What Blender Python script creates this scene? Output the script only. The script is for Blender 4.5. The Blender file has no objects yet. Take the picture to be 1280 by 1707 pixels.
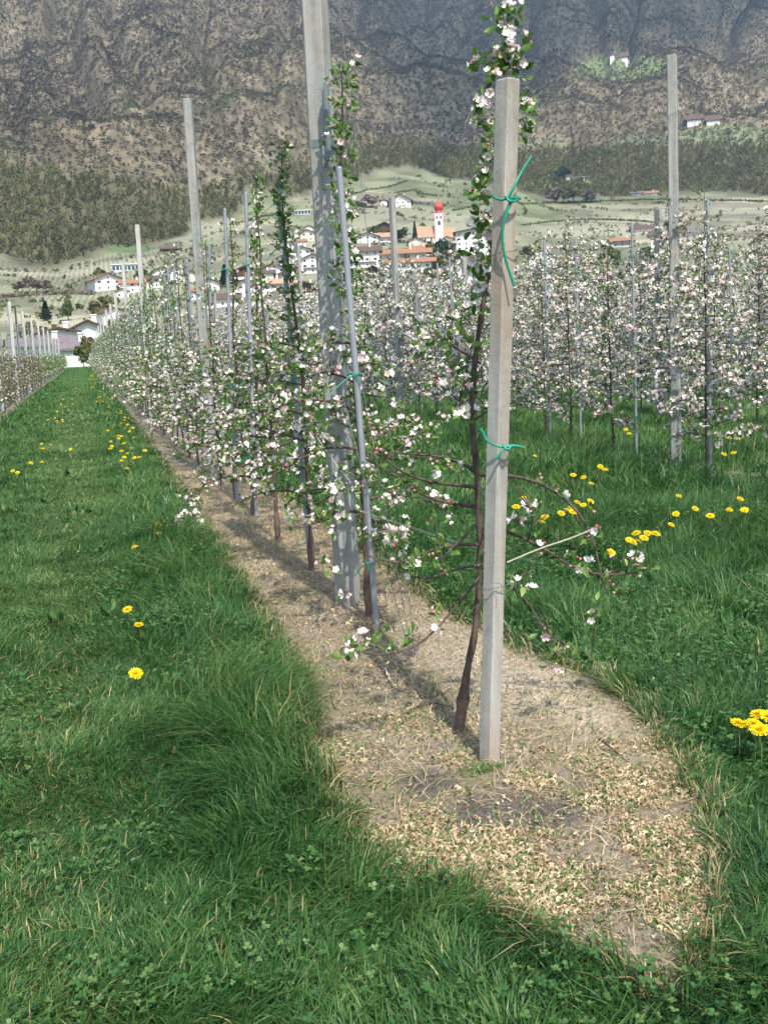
import bpy, math, random
import numpy as np
from math import sin, cos, tan, atan, atan2, radians, degrees, hypot, pi, sqrt

# ------------------------------------------------------------------ camera, world, sun
SC = bpy.context.scene
COL = SC.collection
FPX, RHO, H = 1850.0, 0.047, 1.45            # focal length in photo pixels, roll, eye height
TH, PSI = radians(8.69), radians(14.68)
Fv = np.array([sin(PSI)*cos(TH), cos(PSI)*cos(TH), -sin(TH)])
R0 = np.array([cos(PSI), -sin(PSI), 0.0])
U0 = np.array([sin(PSI)*sin(TH), cos(PSI)*sin(TH), cos(TH)])
Rv = cos(RHO)*R0 - sin(RHO)*U0
Uv = sin(RHO)*R0 + cos(RHO)*U0
EYE = np.array([0, 0, H])
import mathutils
cam = bpy.data.cameras.new('camera'); co = bpy.data.objects.new('camera', cam); COL.objects.link(co)
M = mathutils.Matrix(((Rv[0], Uv[0], -Fv[0], 0), (Rv[1], Uv[1], -Fv[1], 0), (Rv[2], Uv[2], -Fv[2], H), (0, 0, 0, 1)))
co.matrix_world = M
cam.sensor_fit = 'VERTICAL'; cam.sensor_height = 24.0; cam.lens = 24.0*FPX/1707.0
cam.clip_start = 0.05; cam.clip_end = 9000
SC.camera = co

SUN_EL = radians(52); SUN_AZ = radians(176)       # azimuth clockwise from +Y: behind the camera, a little to its right
w = bpy.data.worlds.new("World"); SC.world = w; w.use_nodes = True
nt = w.node_tree; bg = nt.nodes['Background']
sky = nt.nodes.new('ShaderNodeTexSky'); sky.sky_type = 'NISHITA'; sky.sun_disc = False
sky.sun_elevation = SUN_EL; sky.sun_rotation = SUN_AZ; sky.dust_density = 2.0; sky.air_density = 1.0
nt.links.new(sky.outputs[0], bg.inputs[0]); bg.inputs[1].default_value = 0.15
sl = bpy.data.lights.new('sun', 'SUN'); sl.energy = 4.2; sl.angle = radians(0.5); sl.color = (1.0, 0.955, 0.88)
so = bpy.data.objects.new('sun', sl); COL.objects.link(so)
sd = mathutils.Vector((sin(SUN_AZ)*cos(SUN_EL), cos(SUN_AZ)*cos(SUN_EL), sin(SUN_EL)))
so.rotation_euler = sd.to_track_quat('Z', 'Y').to_euler(); so.location = (5, -5, 20)
SC.view_settings.view_transform = 'Standard'; SC.view_settings.look = 'None'
SC.view_settings.gamma = 1.0; SC.view_settings.exposure = 0.92
SC.cycles.use_denoising = True
SC.cycles.max_bounces = 6; SC.cycles.diffuse_bounces = 3; SC.cycles.glossy_bounces = 2
SC.cycles.transmission_bounces = 4; SC.cycles.transparent_max_bounces = 8; SC.cycles.volume_bounces = 0
SC.cycles.use_adaptive_sampling = True; SC.cycles.adaptive_threshold = 0.02

rng = np.random.default_rng(7)
random.seed(5)

# ------------------------------------------------------------------ photo pixel <-> world helpers
def ray(px, py): return Fv + Rv*(px-640)/FPX + Uv*(853.5-py)/FPX
def gpt(px, py, h=0.0):
    d = ray(px, py); return EYE + d*((h-H)/d[2])
def at_y(px, py, Y):
    d = ray(px, py); return EYE + d*(Y/d[1])
def pix(P):
    Q = np.asarray(P, float) - EYE
    z = Q@Fv; z = np.where(np.abs(z) < 1e-6, 1e-6, z)
    return 640+FPX*(Q@Rv)/z, 853.5-FPX*(Q@Uv)/z, z

# ------------------------------------------------------------------ noise
def _hash(i, j, s):
    i = i.astype(np.int64); j = j.astype(np.int64)
    n = (i*374761393 + j*668265263 + s*974711) & 0x7fffffff
    n = ((n ^ (n >> 13))*1274126177) & 0x7fffffff
    n = (n ^ (n >> 16)) & 0xffff
    return n/65535.0
def vnoise(x, y, s=0):
    x = np.asarray(x, float); y = np.asarray(y, float)
    i = np.floor(x); j = np.floor(y); u = x-i; v = y-j
    u = u*u*(3-2*u); v = v*v*(3-2*v)
    a = _hash(i, j, s); b = _hash(i+1, j, s); c = _hash(i, j+1, s); d = _hash(i+1, j+1, s)
    return a*(1-u)*(1-v)+b*u*(1-v)+c*(1-u)*v+d*u*v
def fbm(x, y, s=0, o=4, g=0.5):
    t = 0; a = 1; n = 0
    for k in range(o):
        t = t + a*vnoise(x*2**k+13.7*k, y*2**k-7.1*k, s+k); n += a; a *= g
    return t/n
def sstep(a, b, x): 
    t = np.clip((x-a)/(b-a), 0, 1); return t*t*(3-2*t)

# ------------------------------------------------------------------ mesh builder
class MB:
    def __init__(s): s.v = []; s.f = []; s.m = []; s.a = []; s.n = 0
    def add(s, v, f, m=0, a=None):
        v = np.asarray(v, float).reshape(-1, 3); f = np.asarray(f, int)
        s.v.append(v); s.f.append(f+s.n)
        s.m.append(np.broadcast_to(np.asarray(m, int), (len(f),)).copy())
        s.a.append(np.zeros(len(v)) if a is None else np.broadcast_to(np.asarray(a, float), (len(v),)).copy())
        s.n += len(v)
    def mesh(s, name, mats, smooth=False):
        me = bpy.data.meshes.new(name)
        if not s.v:
            return me
        v = np.concatenate(s.v); lv = np.concatenate([f.ravel() for f in s.f])
        cnt = np.concatenate([np.full(len(f), f.shape[1]) for f in s.f]); st = np.concatenate([[0], np.cumsum(cnt)[:-1]])
        me.vertices.add(len(v)); me.vertices.foreach_set('co', v.astype(np.float32).ravel())
        me.loops.add(len(lv)); me.loops.foreach_set('vertex_index', lv.astype(np.int32))
        me.polygons.add(len(cnt)); me.polygons.foreach_set('loop_start', st.astype(np.int32))
        me.polygons.foreach_set('material_index', np.concatenate(s.m).astype(np.int32))
        at = me.attributes.new('tint', 'FLOAT', 'POINT'); at.data.foreach_set('value', np.concatenate(s.a).astype(np.float32))
        me.update(calc_edges=True)
        for m in (mats if isinstance(mats, (list, tuple)) else [mats]): me.materials.append(m)
        me.polygons.foreach_set('use_smooth', np.full(len(cnt), bool(smooth)))
        return me
    def build(s, name, mats, parent=None, smooth=False):
        return link(name, s.mesh(name, mats, smooth), parent)
def link(name, me, parent=None, loc=None):
    o = bpy.data.objects.new(name, me); COL.objects.link(o)
    if parent is not None: o.parent = parent
    if loc is not None: o.location = loc
    return o
def tag(o, label=None, cat=None, group=None, kind=None):
    if label: o['label'] = label
    if cat: o['category'] = cat
    if group: o['group'] = group
    if kind: o['kind'] = kind
    return o
def thing(name, label, cat, loc=(0, 0, 0), rz=0.0, group=None):
    o = bpy.data.objects.new(name, None); COL.objects.link(o); o.empty_display_size = 0.1
    o.location = loc; o.rotation_euler = (0, 0, rz)
    return tag(o, label, cat, group)

def tube(mb, P, rad, k=6, m=0, a=None, cap=True):
    P = np.asarray(P, float); n = len(P); rad = np.broadcast_to(np.asarray(rad, float), (n,))
    T = np.gradient(P, axis=0); T /= np.maximum(np.linalg.norm(T, axis=1, keepdims=True), 1e-9)
    ref = np.array([1.0, 0, 0]) if abs(T[0][0]) < 0.8 else np.array([0, 1.0, 0])
    A = np.cross(T, ref); A /= np.maximum(np.linalg.norm(A, axis=1, keepdims=True), 1e-9); B = np.cross(T, A)
    an = np.arange(k)*2*pi/k
    V = P[:, None]+rad[:, None, None]*(A[:, None]*np.cos(an)[None, :, None]+B[:, None]*np.sin(an)[None, :, None])
    i = np.arange(n-1)[:, None]*k; j = np.arange(k)[None]; j2 = (j+1) % k
    F = np.stack([i+j, i+j2, i+k+j2, i+k+j], -1).reshape(-1, 4)
    mb.add(V.reshape(-1, 3), F, m, a)
    if cap:
        mb.add(V[-1], np.arange(k)[None], m, a); mb.add(V[0], np.arange(k)[None, ::-1], m, a)
def smooth_path(P, n):
    P = np.asarray(P, float); t = np.linspace(0, len(P)-1, n); out = []
    for x in t:
        i = min(int(x), len(P)-2); u = x-i
        p0 = P[max(i-1, 0)]; p1 = P[i]; p2 = P[i+1]; p3 = P[min(i+2, len(P)-1)]
        out.append(0.5*((2*p1)+(-p0+p2)*u+(2*p0-5*p1+4*p2-p3)*u*u+(-p0+3*p1-3*p2+p3)*u**3))
    return np.array(out)
BOXF = np.array([[0, 3, 2, 1], [4, 5, 6, 7], [0, 1, 5, 4], [1, 2, 6, 5], [2, 3, 7, 6], [3, 0, 4, 7]])
def box(mb, x0, x1, y0, y1, z0, z1, m=0, a=None):
    mb.add([[x0, y0, z0], [x1, y0, z0], [x1, y1, z0], [x0, y1, z0], [x0, y0, z1], [x1, y0, z1], [x1, y1, z1], [x0, y1, z1]], BOXF, m, a)
def prism(mb, outline, levels, m=0, a=None):
    """outline: (k,2); levels: list of (z, scale, (ox,oy))"""
    O = np.asarray(outline, float); k = len(O)
    V = []
    for z, s_, off in levels:
        V.append(np.c_[O*s_+np.asarray(off), np.full(k, z)])
    V = np.concatenate(V); n = len(levels)
    i = np.arange(n-1)[:, None]*k; j = np.arange(k)[None]; j2 = (j+1) % k
    mb.add(V, np.stack([i+j, i+j2, i+k+j2, i+k+j], -1).reshape(-1, 4), m, a)
    mb.add(V[-k:], np.arange(k)[None], m, a); mb.add(V[:k], np.arange(k)[None, ::-1], m, a)

def norm(v): return v/np.maximum(np.linalg.norm(v, axis=-1, keepdims=True), 1e-9)
def frames(d, spin):
    d = norm(d); ref = np.where(np.abs(d[:, 2:3]) < 0.9, np.array([[0, 0, 1.0]]), np.array([[1.0, 0, 0]]))
    a = norm(np.cross(ref, d)); b = np.cross(d, a)
    c, s_ = np.cos(spin)[:, None], np.sin(spin)[:, None]
    return np.stack([a*c+b*s_, -a*s_+b*c, d], axis=2)       # columns: x, y, z axes
def inst(mb, tv, tf, tm, P, Rm, S, att=None, tatt=None):
    tv = np.asarray(tv, float); n = len(P)
    if n == 0: return
    S = np.asarray(S, float)
    S = S[:, None, None] if S.ndim == 1 else S[:, None, :]
    V = np.einsum('nij,nkj->nki', Rm, np.broadcast_to(tv[None], (n,)+tv.shape)*S)+P[:, None]
    A = np.zeros((n, len(tv)))
    if att is not None: A = A+np.asarray(att)[:, None]
    if tatt is not None: A = A+np.asarray(tatt)[None]
    for F, mm in zip(tf, tm):
        F = np.asarray(F)
    # all face groups share the vertices: add vertices once
    base = mb.n
    first = True
    for F, mm in zip(tf, tm):
        F = np.asarray(F); FF = (F[None]+(np.arange(n)*len(tv))[:, None, None]).reshape(-1, F.shape[1])
        if first:
            mb.add(V.reshape(-1, 3), FF, mm, A.ravel()); first = False
        else:
            mb.f.append(FF+base); mb.m.append(np.full(len(FF), mm, int))

# ------------------------------------------------------------------ materials
def newmat(name):
    m = bpy.data.materials.new(name); m.use_nodes = True
    return m, m.node_tree, m.node_tree.nodes['Principled BSDF']
def nd(nt, t, **k):
    n = nt.nodes.new(t)
    for a, b in k.items():
        if a in n.inputs: n.inputs[a].default_value = b
        else: setattr(n, a, b)
    return n
def ramp(nt, fac, stops):
    r = nt.nodes.new('ShaderNodeValToRGB'); e = r.color_ramp.elements
    while len(e) < len(stops): e.new(0.5)
    for i, (p, c) in enumerate(stops):
        e[i].position = p; e[i].color = (*c, 1)
    nt.links.new(fac, r.inputs[0]); return r.outputs[0]
def noise(nt, scale, detail=4, rough=0.6, coord='Object', stretch=None):
    tc = nt.nodes.new('ShaderNodeTexCoord'); src = tc.outputs[coord]
    if stretch:
        mp = nt.nodes.new('ShaderNodeMapping'); mp.inputs['Scale'].default_value = stretch
        nt.links.new(src, mp.inputs[0]); src = mp.outputs[0]
    n = nd(nt, 'ShaderNodeTexNoise', Scale=scale, Detail=detail, Roughness=rough)
    nt.links.new(src, n.inputs['Vector']); return n.outputs['Fac']
def mixc(nt, fac, a, b, mode='MIX'):
    m = nt.nodes.new('ShaderNodeMix'); m.data_type = 'RGBA'; m.blend_type = mode
    for s, i in ((fac, 0), (a, 6), (b, 7)):
        if hasattr(s, 'links'): nt.links.new(s, m.inputs[i])
        else: m.inputs[i].default_value = s if i == 0 else (*s, 1)
    return m.outputs[2]
def bump(nt, bsdf, h, strength=0.4, dist=0.02):
    b = nd(nt, 'ShaderNodeBump', Strength=strength, Distance=dist)
    nt.links.new(h, b.inputs['Height']); nt.links.new(b.outputs[0], bsdf.inputs['Normal'])
def simple(name, c1, c2, scale, rough=0.7, spec=0.3, metal=0.0, bmp=0.0, stretch=None, coord='Object', bd=0.01):
    m, nt, b = newmat(name)
    f = noise(nt, scale, 5, 0.65, coord, stretch)
    nt.links.new(ramp(nt, f, [(0.32, c1), (0.68, c2)]), b.inputs['Base Color'])
    b.inputs['Roughness'].default_value = rough; b.inputs['Metallic'].default_value = metal
    b.inputs['Specular IOR Level'].default_value = spec
    if bmp: bump(nt, b, f, bmp, bd)
    return m
def leafmat(name, stops, rough=0.5, trans=0.3, spec=0.3, rnd=0.0):
    m, nt, b = newmat(name)
    at = nd(nt, 'ShaderNodeAttribute', attribute_name='tint')
    fac = at.outputs['Fac']
    if rnd:
        oi = nt.nodes.new('ShaderNodeObjectInfo')
        mm = nd(nt, 'ShaderNodeMath', operation='MULTIPLY_ADD'); nt.links.new(oi.outputs['Random'], mm.inputs[0])
        mm.inputs[1].default_value = rnd; nt.links.new(fac, mm.inputs[2]); fac = mm.outputs[0]
    c = ramp(nt, fac, stops)
    nt.links.new(c, b.inputs['Base Color']); b.inputs['Roughness'].default_value = rough
    b.inputs['Specular IOR Level'].default_value = spec
    if trans:
        t = nt.nodes.new('ShaderNodeBsdfTranslucent'); nt.links.new(c, t.inputs[0])
        mx = nt.nodes.new('ShaderNodeMixShader'); mx.inputs[0].default_value = trans
        out = nt.nodes['Material Output']
        nt.links.new(b.outputs[0], mx.inputs[1]); nt.links.new(t.outputs[0], mx.inputs[2]); nt.links.new(mx.outputs[0], out.inputs[0])
    return m

MT = {}
MT['grass'] = leafmat('grass_blades', [(0.0, (0.014, 0.046, 0.016)), (0.35, (0.034, 0.108, 0.028)), (0.62, (0.078, 0.180, 0.042)), (0.8, (0.17, 0.25, 0.080)), (0.9, (0.38, 0.30, 0.13)), (1.0, (0.56, 0.45, 0.26))], 0.45, 0.3, 0.35)
MT['litter'] = leafmat('dead_litter', [(0.0, (0.10, 0.07, 0.045)), (0.4, (0.36, 0.26, 0.14)), (0.75, (0.62, 0.49, 0.30)), (1.0, (0.74, 0.62, 0.42))], 0.7, 0.15, 0.15)
MT['leaf'] = leafmat('apple_leaf', [(0.0, (0.05, 0.12, 0.02)), (0.5, (0.115, 0.22, 0.04)), (0.85, (0.24, 0.35, 0.09)), (1.0, (0.34, 0.34, 0.14))], 0.4, 0.3, 0.4)
MT['leaf_brown'] = leafmat('opening_leaf', [(0.0, (0.08, 0.09, 0.03)), (0.5, (0.16, 0.17, 0.06)), (1.0, (0.33, 0.29, 0.14))], 0.5, 0.3, 0.3)
MT['petal'] = leafmat('apple_petal', [(0.0, (0.90, 0.85, 0.80)), (0.6, (0.87, 0.76, 0.73)), (1.0, (0.80, 0.44, 0.48))], 0.6, 0.25, 0.2)
MT['bud'] = leafmat('blossom_bud', [(0.0, (0.62, 0.10, 0.16)), (0.6, (0.72, 0.30, 0.34)), (1.0, (0.80, 0.60, 0.60))], 0.5, 0.15, 0.3)
MT['stamen'] = simple('stamen', (0.45, 0.42, 0.10), (0.62, 0.55, 0.18), 30)
MT['bark'] = simple('bark', (0.040, 0.028, 0.022), (0.135, 0.098, 0.080), 60, 0.75, 0.25, bmp=0.6, stretch=(1, 1, 0.35), bd=0.004)
MT['graft'] = simple('graft_bark', (0.09, 0.058, 0.045), (0.21, 0.15, 0.115), 50, 0.85, 0.15, bmp=0.5, bd=0.004)
MT['tie'] = simple('green_tie', (0.0, 0.20, 0.115), (0.01, 0.27, 0.16), 20, 0.4, 0.5)
MT['wire'] = simple('steel_wire', (0.09, 0.095, 0.10), (0.2, 0.2, 0.21), 20, 0.5, 0.5, metal=0.3)
MT['twine'] = simple('cream_twine', (0.42, 0.38, 0.29), (0.60, 0.56, 0.46), 200, 0.9, 0.1)
MT['strap'] = simple('grey_green_strap', (0.10, 0.13, 0.13), (0.17, 0.20, 0.20), 20, 0.5, 0.4)
MT['yellow'] = leafmat('dandelion_petal', [(0.0, (0.72, 0.36, 0.0)), (0.5, (0.86, 0.60, 0.005)), (1.0, (0.93, 0.74, 0.02))], 0.6, 0.2, 0.2)
MT['stem'] = simple('dandelion_stem', (0.10, 0.16, 0.05), (0.18, 0.22, 0.09), 30)
# galvanised steel stakes
MT['galv'] = simple('galvanised_steel', (0.20, 0.215, 0.235), (0.33, 0.345, 0.365), 9, 0.55, 0.4, metal=0.25, bmp=0.05, stretch=(1, 1, 0.25))
# concrete: grey cement with long vertical weather streaks, pores and rusty stains
def concrete(name, c1, c2, rust):
    m, nt, b = newmat(name)
    a = noise(nt, 14, 6, 0.7); base = ramp(nt, a, [(0.3, c1), (0.7, c2)])
    s = noise(nt, 16, 3, 0.5, stretch=(1, 1, 0.06)); st = ramp(nt, s, [(0.45, (0, 0, 0)), (0.72, (1, 1, 1))])
    c = mixc(nt, st, base, (c2[0]*1.2, c2[1]*1.2, c2[2]*1.2))
    r = noise(nt, 7, 4, 0.6, stretch=(1, 1, 0.22)); rr = ramp(nt, r, [(0.47, (0, 0, 0)), (0.68, (rust,)*3)])
    c = mixc(nt, rr, c, (0.36, 0.22, 0.12))
    p = noise(nt, 150, 2, 0.5); pr = ramp(nt, p, [(0.28, (0.45,)*3), (0.36, (1,)*3)])
    c = mixc(nt, 0.8, c, pr, 'MULTIPLY')
    nt.links.new(c, b.inputs['Base Color']); b.inputs['Roughness'].default_value = 0.9; b.inputs['Specular IOR Level'].default_value = 0.2
    bump(nt, b, p, 0.4, 0.003); return m
MT['conc_front'] = concrete('concrete_stained', (0.235, 0.225, 0.198), (0.365, 0.35, 0.312), 0.6)
MT['conc'] = concrete('concrete_grey', (0.20, 0.205, 0.19), (0.33, 0.333, 0.312), 0.25)
MT['conc_pale'] = concrete('concrete_pale', (0.36, 0.35, 0.32), (0.50, 0.485, 0.445), 0.1)

# ------------------------------------------------------------------ terrain heights
_bp = [(-500, 470, 800), (-200, 460, 800), (0, 440, 800), (100, 440, 820), (250, 405, 870), (450, 345, 1020), (560, 312, 1150), (680, 290, 1250), (800, 300, 1260), (900, 325, 1260), (1280, 322, 1260), (1500, 312, 1280), (1900, 300, 1280)]
_baz, _bt, _br = [], [], []
for px_, py_, r_ in _bp:
    d_ = ray(px_, py_); _baz.append(atan2(d_[0], d_[1])); _bt.append(d_[2]/hypot(d_[0], d_[1])); _br.append(r_)
def az_of(px): d = ray(px, 400); return atan2(d[0], d[1])
_a450, _a760 = az_of(430), az_of(760)
AZL, AZR = az_of(-500), az_of(1900)
def tb_of(az): return np.interp(az, _baz, _bt)
def rb_of(az): return np.interp(az, _baz, _br)
def hfun(x, y):
    x = np.asarray(x, float); y = np.asarray(y, float)
    r = np.hypot(x, y); az = np.arctan2(x, y)
    side = 1-np.clip(np.maximum(AZL-az, az-AZR)/0.9, 0, 1); side = side*side*(3-2*side)
    tb = tb_of(az); rb = rb_of(az)
    r0 = 240.0
    s = np.clip((r-r0)/(rb-r0), 0, 1)
    k = sstep(0, 0.06, s)
    t = tb*s**0.82*k
    rt = 2500+1400*sstep(_a450, _a760, az)
    m = np.clip((r-rb)/(rt-rb), 0, 1.6)
    t = t+(0.44-tb)*np.where(m < 1, m**0.88, 1-(m-1)*1.2)
    h = t*r
    mm = sstep(0, 0.12, m)
    rel = (0.5-np.abs(fbm(x/420, y/420, 11, 4)-0.5)*2)*150+(fbm(x/130, y/130, 21, 4)-0.5)*60
    gul = np.abs(fbm(az*22+fbm(x/500, y/500, 4, 2)*1.5, r/1400, 31, 3)-0.5)*2
    h = h+mm*(rel*.9-60*(1-gul)**3*sstep(0, .4, m)+(fbm(x/48, y/48, 23, 4)-.5)*13)
    h = h+sstep(0.05, 0.3, s)*(fbm(x/160, y/160, 41, 3)-0.5)*9*(1-mm*0.5)
    h = h*side
    near = np.clip(1-r/220, 0, 1)
    h = h+near*((fbm(x/0.9, y/0.9, 51, 3)-0.5)*0.045)
    return h
def hit(px, py, rmin=150, rmax=4500):
    d = ray(px, py); dl = hypot(d[0], d[1]); r = np.arange(rmin, rmax, 2.0)
    x = d[0]/dl*r; y = d[1]/dl*r; z = H+d[2]/dl*r
    below = np.nonzero(hfun(x, y) > z)[0]
    i = below[0] if len(below) else len(r)-1
    return np.array([x[i], y[i], float(hfun(x[i], y[i]))]), r[i]

# dead strip under the near row
_SY = [2.05, 2.3, 2.6, 2.85, 3.5, 4.25, 5.6, 7.7, 10, 28, 200]
_SL = [1.17, 1.03, .85, .72, .68, .80, .85, .87, .95, 1.02, 1.05]
_RY = [2.05, 2.3, 2.57, 3.14, 3.65, 4.2, 4.8, 5.7, 7.2, 12, 200]
_RR = [1.17, 1.36, 1.57, 1.76, 1.90, 1.96, 1.85, 1.75, 1.79, 1.75, 1.7]
def strip1(x, y):
    """> 0 inside the bare strip of the near row, metres from its edge"""
    e = (fbm(x/0.12, y/0.12, 61, 3)-0.5)*0.16
    l = np.interp(y, _SY, _SL); r = np.interp(y, _RY, _RR)
    return np.where(y < 2.05, -1.0, np.minimum(x-l, r-x))+e
ROWX = [1.34, 5.98, 9.4, 12.8, 16.2, 19.6, 23.0, 26.4, 29.8, 33.2]
def strip_all(x, y):
    s = strip1(x, y)
    for rx in ROWX[1:]:
        e = (fbm(x/0.3, y/0.3, 63, 3)-0.5)*0.9
        s = np.maximum(s, np.where(y > 7, 0.38-np.abs(x-rx)+e-0.18, -1))
    s = np.maximum(s, np.where(y > 20, 0.3-np.abs(x+2.3), -1))
    return s

# ------------------------------------------------------------------ ground sheet
MEADOWS = [  # (px polygon bounds as ellipse cx, cy, rx, ry, colour, kind)
    (1036, 113, 84, 22, (0.165, 0.20, 0.095)), (1205, 226, 84, 19, (0.175, 0.205, 0.105)), (1262, 232, 60, 15, (0.19, 0.215, 0.115)), (1080, 235, 70, 10, (0.15, 0.16, 0.09)),
    (900, 240, 60, 9, (0.17, 0.17, 0.10)), (215, 415, 45, 7, (0.11, 0.155, 0.07)), (930, 305, 60, 8, (0.15, 0.19, 0.08))]
def wood_shade_masks(P):
    px, py, _ = pix(P)
    warp = (fbm(px/60, py/60, 71, 3)-0.5)*60
    x = px+warp; y = py+warp*0.6
    right = sstep(-70, 90, (x-(540+y*0.62)))
    spurline = np.interp(x, [600, 720, 820, 960, 1280, 1400], [330, 290, 195, 125, 55, 30])
    upper = sstep(45, -60, y-spurline)
    foot = sstep(-60, 45, y-np.interp(x, [0, 300, 560, 720, 850, 1280], [285, 325, 275, 250, 255, 245]))
    D = 0.36+0.60*right*upper+0.25*right*(1-upper)+0.6*foot+0.5*sstep(110, 0, np.hypot(x-40, (y-120)*0.8))  # denser wood upper right also stands in for that slope's weaker light
    n = fbm(px/45, py/30, 81, 4); n2 = sstep(.3, .7, fbm(px/110+py/120, py/150-px/300, 85, 3))
    D = D*(0.3+1.6*n)*(.65+.65*n2)
    md = np.zeros_like(px)
    for cx, cy, rx, ry, c in MEADOWS: md = np.maximum(md, 1-np.hypot((px-cx)/rx, (py-cy)/ry))
    D = np.where(md > -0.04, 0, D)
    return np.clip(D, 0, 1), foot, right*upper, px, py

def patch(x, y):
    w_ = (fbm(x/.10, y/.10, 201, 3)-.5)*.9
    a = np.exp(-(((x-1.17)/.24)**2+((y-3.04+(x-1.17)*.25)/.20)**2)); b = .9*np.exp(-(((x-.99)/.12)**2+((y-3.36)/.13)**2)); c = .55*np.exp(-(((x-1.1)/.10)**2+((y-3.67)/.09)**2))
    return np.clip((np.maximum(np.maximum(a, b), c)-.30)*2.8+w_, 0, 1)
def build_ground():
    az_in = np.arange(degrees(az_of(-140)), degrees(az_of(1430)), 0.09)
    az_mid1 = np.arange(degrees(az_of(-140))-30, degrees(az_of(-140)), 1.0); az_mid2 = np.arange(az_in[-1]+1, az_in[-1]+30, 1.0)
    az_out = np.arange(az_mid2[-1]+5, az_mid1[0]+360-3, 5.0)
    az = np.radians(np.concatenate([az_mid1, az_in, az_mid2, az_out]))
    r = np.concatenate([[0.02, 0.5], np.geomspace(1.0, 240, 330), np.arange(246, 2000, 7.0), np.arange(2000, 4400, 10.0), [4600, 5000, 6000]])
    A, R = np.meshgrid(az, r); X = R*np.sin(A); Y = R*np.cos(A)
    Zz = hfun(X, Y); far = R > 4500
    Zz = np.where(far, Zz*np.clip((6000-R)/1500, 0, 1), Zz)
    V = np.stack([X, Y, Zz], -1).reshape(-1, 3); na = len(az); nr = len(r)
    i = (np.arange(nr-1)*na)[:, None]; j = np.arange(na)[None]; j2 = (j+1) % na
    Fq = np.stack([i+j, i+j2, i+na+j2, i+na+j], -1).reshape(-1, 4)
    mb = MB(); mb.add(V, Fq[:, ::-1], 0)
    me = mb.mesh('ground', MT['ground'], True)
    x, y, z = V.T; rr = np.hypot(x, y)
    col = np.zeros((len(V), 3))
    # near meadow turf
    g = fbm(x/1.6, y/1.6, 91, 3)[:, None]; g2 = fbm(x/0.25, y/0.25, 92, 3)[:, None]
    turf = (0.030, 0.062, 0.018)*(1-g)+np.array((0.075, 0.115, 0.035))*g; turf = turf*(0.6+0.8*g2)
    farT = np.array((0.055, 0.115, 0.030)); kf = sstep(15, 60, rr)[:, None]; turf = turf*(1-kf)+farT*kf*(0.75+0.5*g)
    s = strip_all(x, y); soil_n = fbm(x/0.35, y/0.35, 93, 4)[:, None]
    soil = np.array((0.16, 0.13, 0.095))*(1-soil_n)+np.array((0.34, 0.28, 0.205))*soil_n; gy = sstep(.45, .65, fbm(x/.3, y/.3, 202, 3))[:, None]; soil = soil*(1-.45*gy)+np.array((.13, .125, .05))*.45*gy
    gp = patch(x, y)[:, None]
    soil = soil*(1-gp)+np.array((0.115, 0.096, 0.084))*(0.6+0.8*g2)*gp
    sp = np.clip(np.exp(-(((x-1.68)/0.24)**2+((y-4.2)/0.75)**2))[:, None]*1.4+(g2-0.6)*0.6, 0, 1)
    soil = soil*(1-sp)+np.array((0.40, 0.335, 0.25))*(0.75+0.5*g2)*sp
    k = sstep(-0.02, 0.05, s)[:, None]
    k2 = np.where((x > 4)[:, None], 0.7, 1.0)
    near = turf*(1-k*k2)+soil*k*k2
    # fields of the fan
    n1 = fbm(x/70, y/70, 94, 3)[:, None]; n2 = fbm(x/240, y/110, 95, 3)[:, None]
    n4 = sstep(.4, .62, fbm(x/33, y/33, 195, 4))[:, None]; field = np.array((0.125, 0.138, 0.078))*(1-n2)+np.array((0.34, 0.325, 0.235))*n2; field = field*(.72+.42*n4); field = field*(0.75+0.5*n1)
    # mountain: sunlit tan left face and darker wooded right slope, light difference in the colours
    D, foot, dark, px, py = wood_shade_masks(V)
    m1 = fbm(x/26, y/26, 96, 4)[:, None]; m2 = fbm(x/140, y/140, 97, 3)[:, None]
    m3 = sstep(.35, .65, fbm(x/11, y/11, 196, 3))[:, None]; tanc = np.array((0.092, 0.078, 0.052))*(1-m1)+np.array((0.205, 0.170, 0.115))*m1; tanc *= (0.7+0.65*m2)*(.8+.4*m3)
    olive = np.array((0.055, 0.054, 0.030))*(1-m1)+np.array((0.13, 0.12, 0.066))*m1
    drk_shade = np.array((0.030, 0.036, 0.030))*(1-m1)+np.array((0.085, 0.080, 0.062))*m1
    mnt = tanc*(1-foot[:, None])+olive*foot[:, None]; mnt = mnt*(1-dark[:, None])+drk_shade*dark[:, None]
    az_ = np.arctan2(x, y); rb = rb_of(az_)
    kb = sstep(-15, 15, rr-rb+(fbm(x/60, y/60, 98, 3)-0.5)*110)[:, None]
    far_ = field*(1-kb)+mnt*kb
    wm = np.zeros((len(V), 1))
    for cx, cy, rx, ry, c in MEADOWS:
        q = 1-np.hypot((px-cx)/rx, (py-cy)/ry)+(fbm(px/12, py/12, 99, 2)-0.5)*0.3
        w_ = (sstep(0.0, 0.08, q)*(rr > 500))[:, None]; far_ = far_*(1-w_)+np.array(c)*(0.9+0.2*m1)*w_; wm = np.maximum(wm, w_)
    kk = sstep(200, 250, rr)[:, None]
    col = near*(1-kk)+far_*kk
    ca = me.color_attributes.new('gcol', 'FLOAT_COLOR', 'POINT')
    ca.data.foreach_set('color', np.c_[np.clip(col, 0, 1), np.ones(len(V))].astype(np.float32).ravel())
    fa = me.attributes.new('field', 'FLOAT', 'POINT'); fa.data.foreach_set('value', (kk*(1-kb)).ravel().astype(np.float32))
    fb = me.attributes.new('wild', 'FLOAT', 'POINT'); fb.data.foreach_set('value', (kk*kb*(1-.85*wm)).ravel().astype(np.float32))
    o = link('ground', me); tag(o, 'grass and soil ground rising to fields and a wooded mountainside', None, None, 'structure')
    return o

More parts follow.
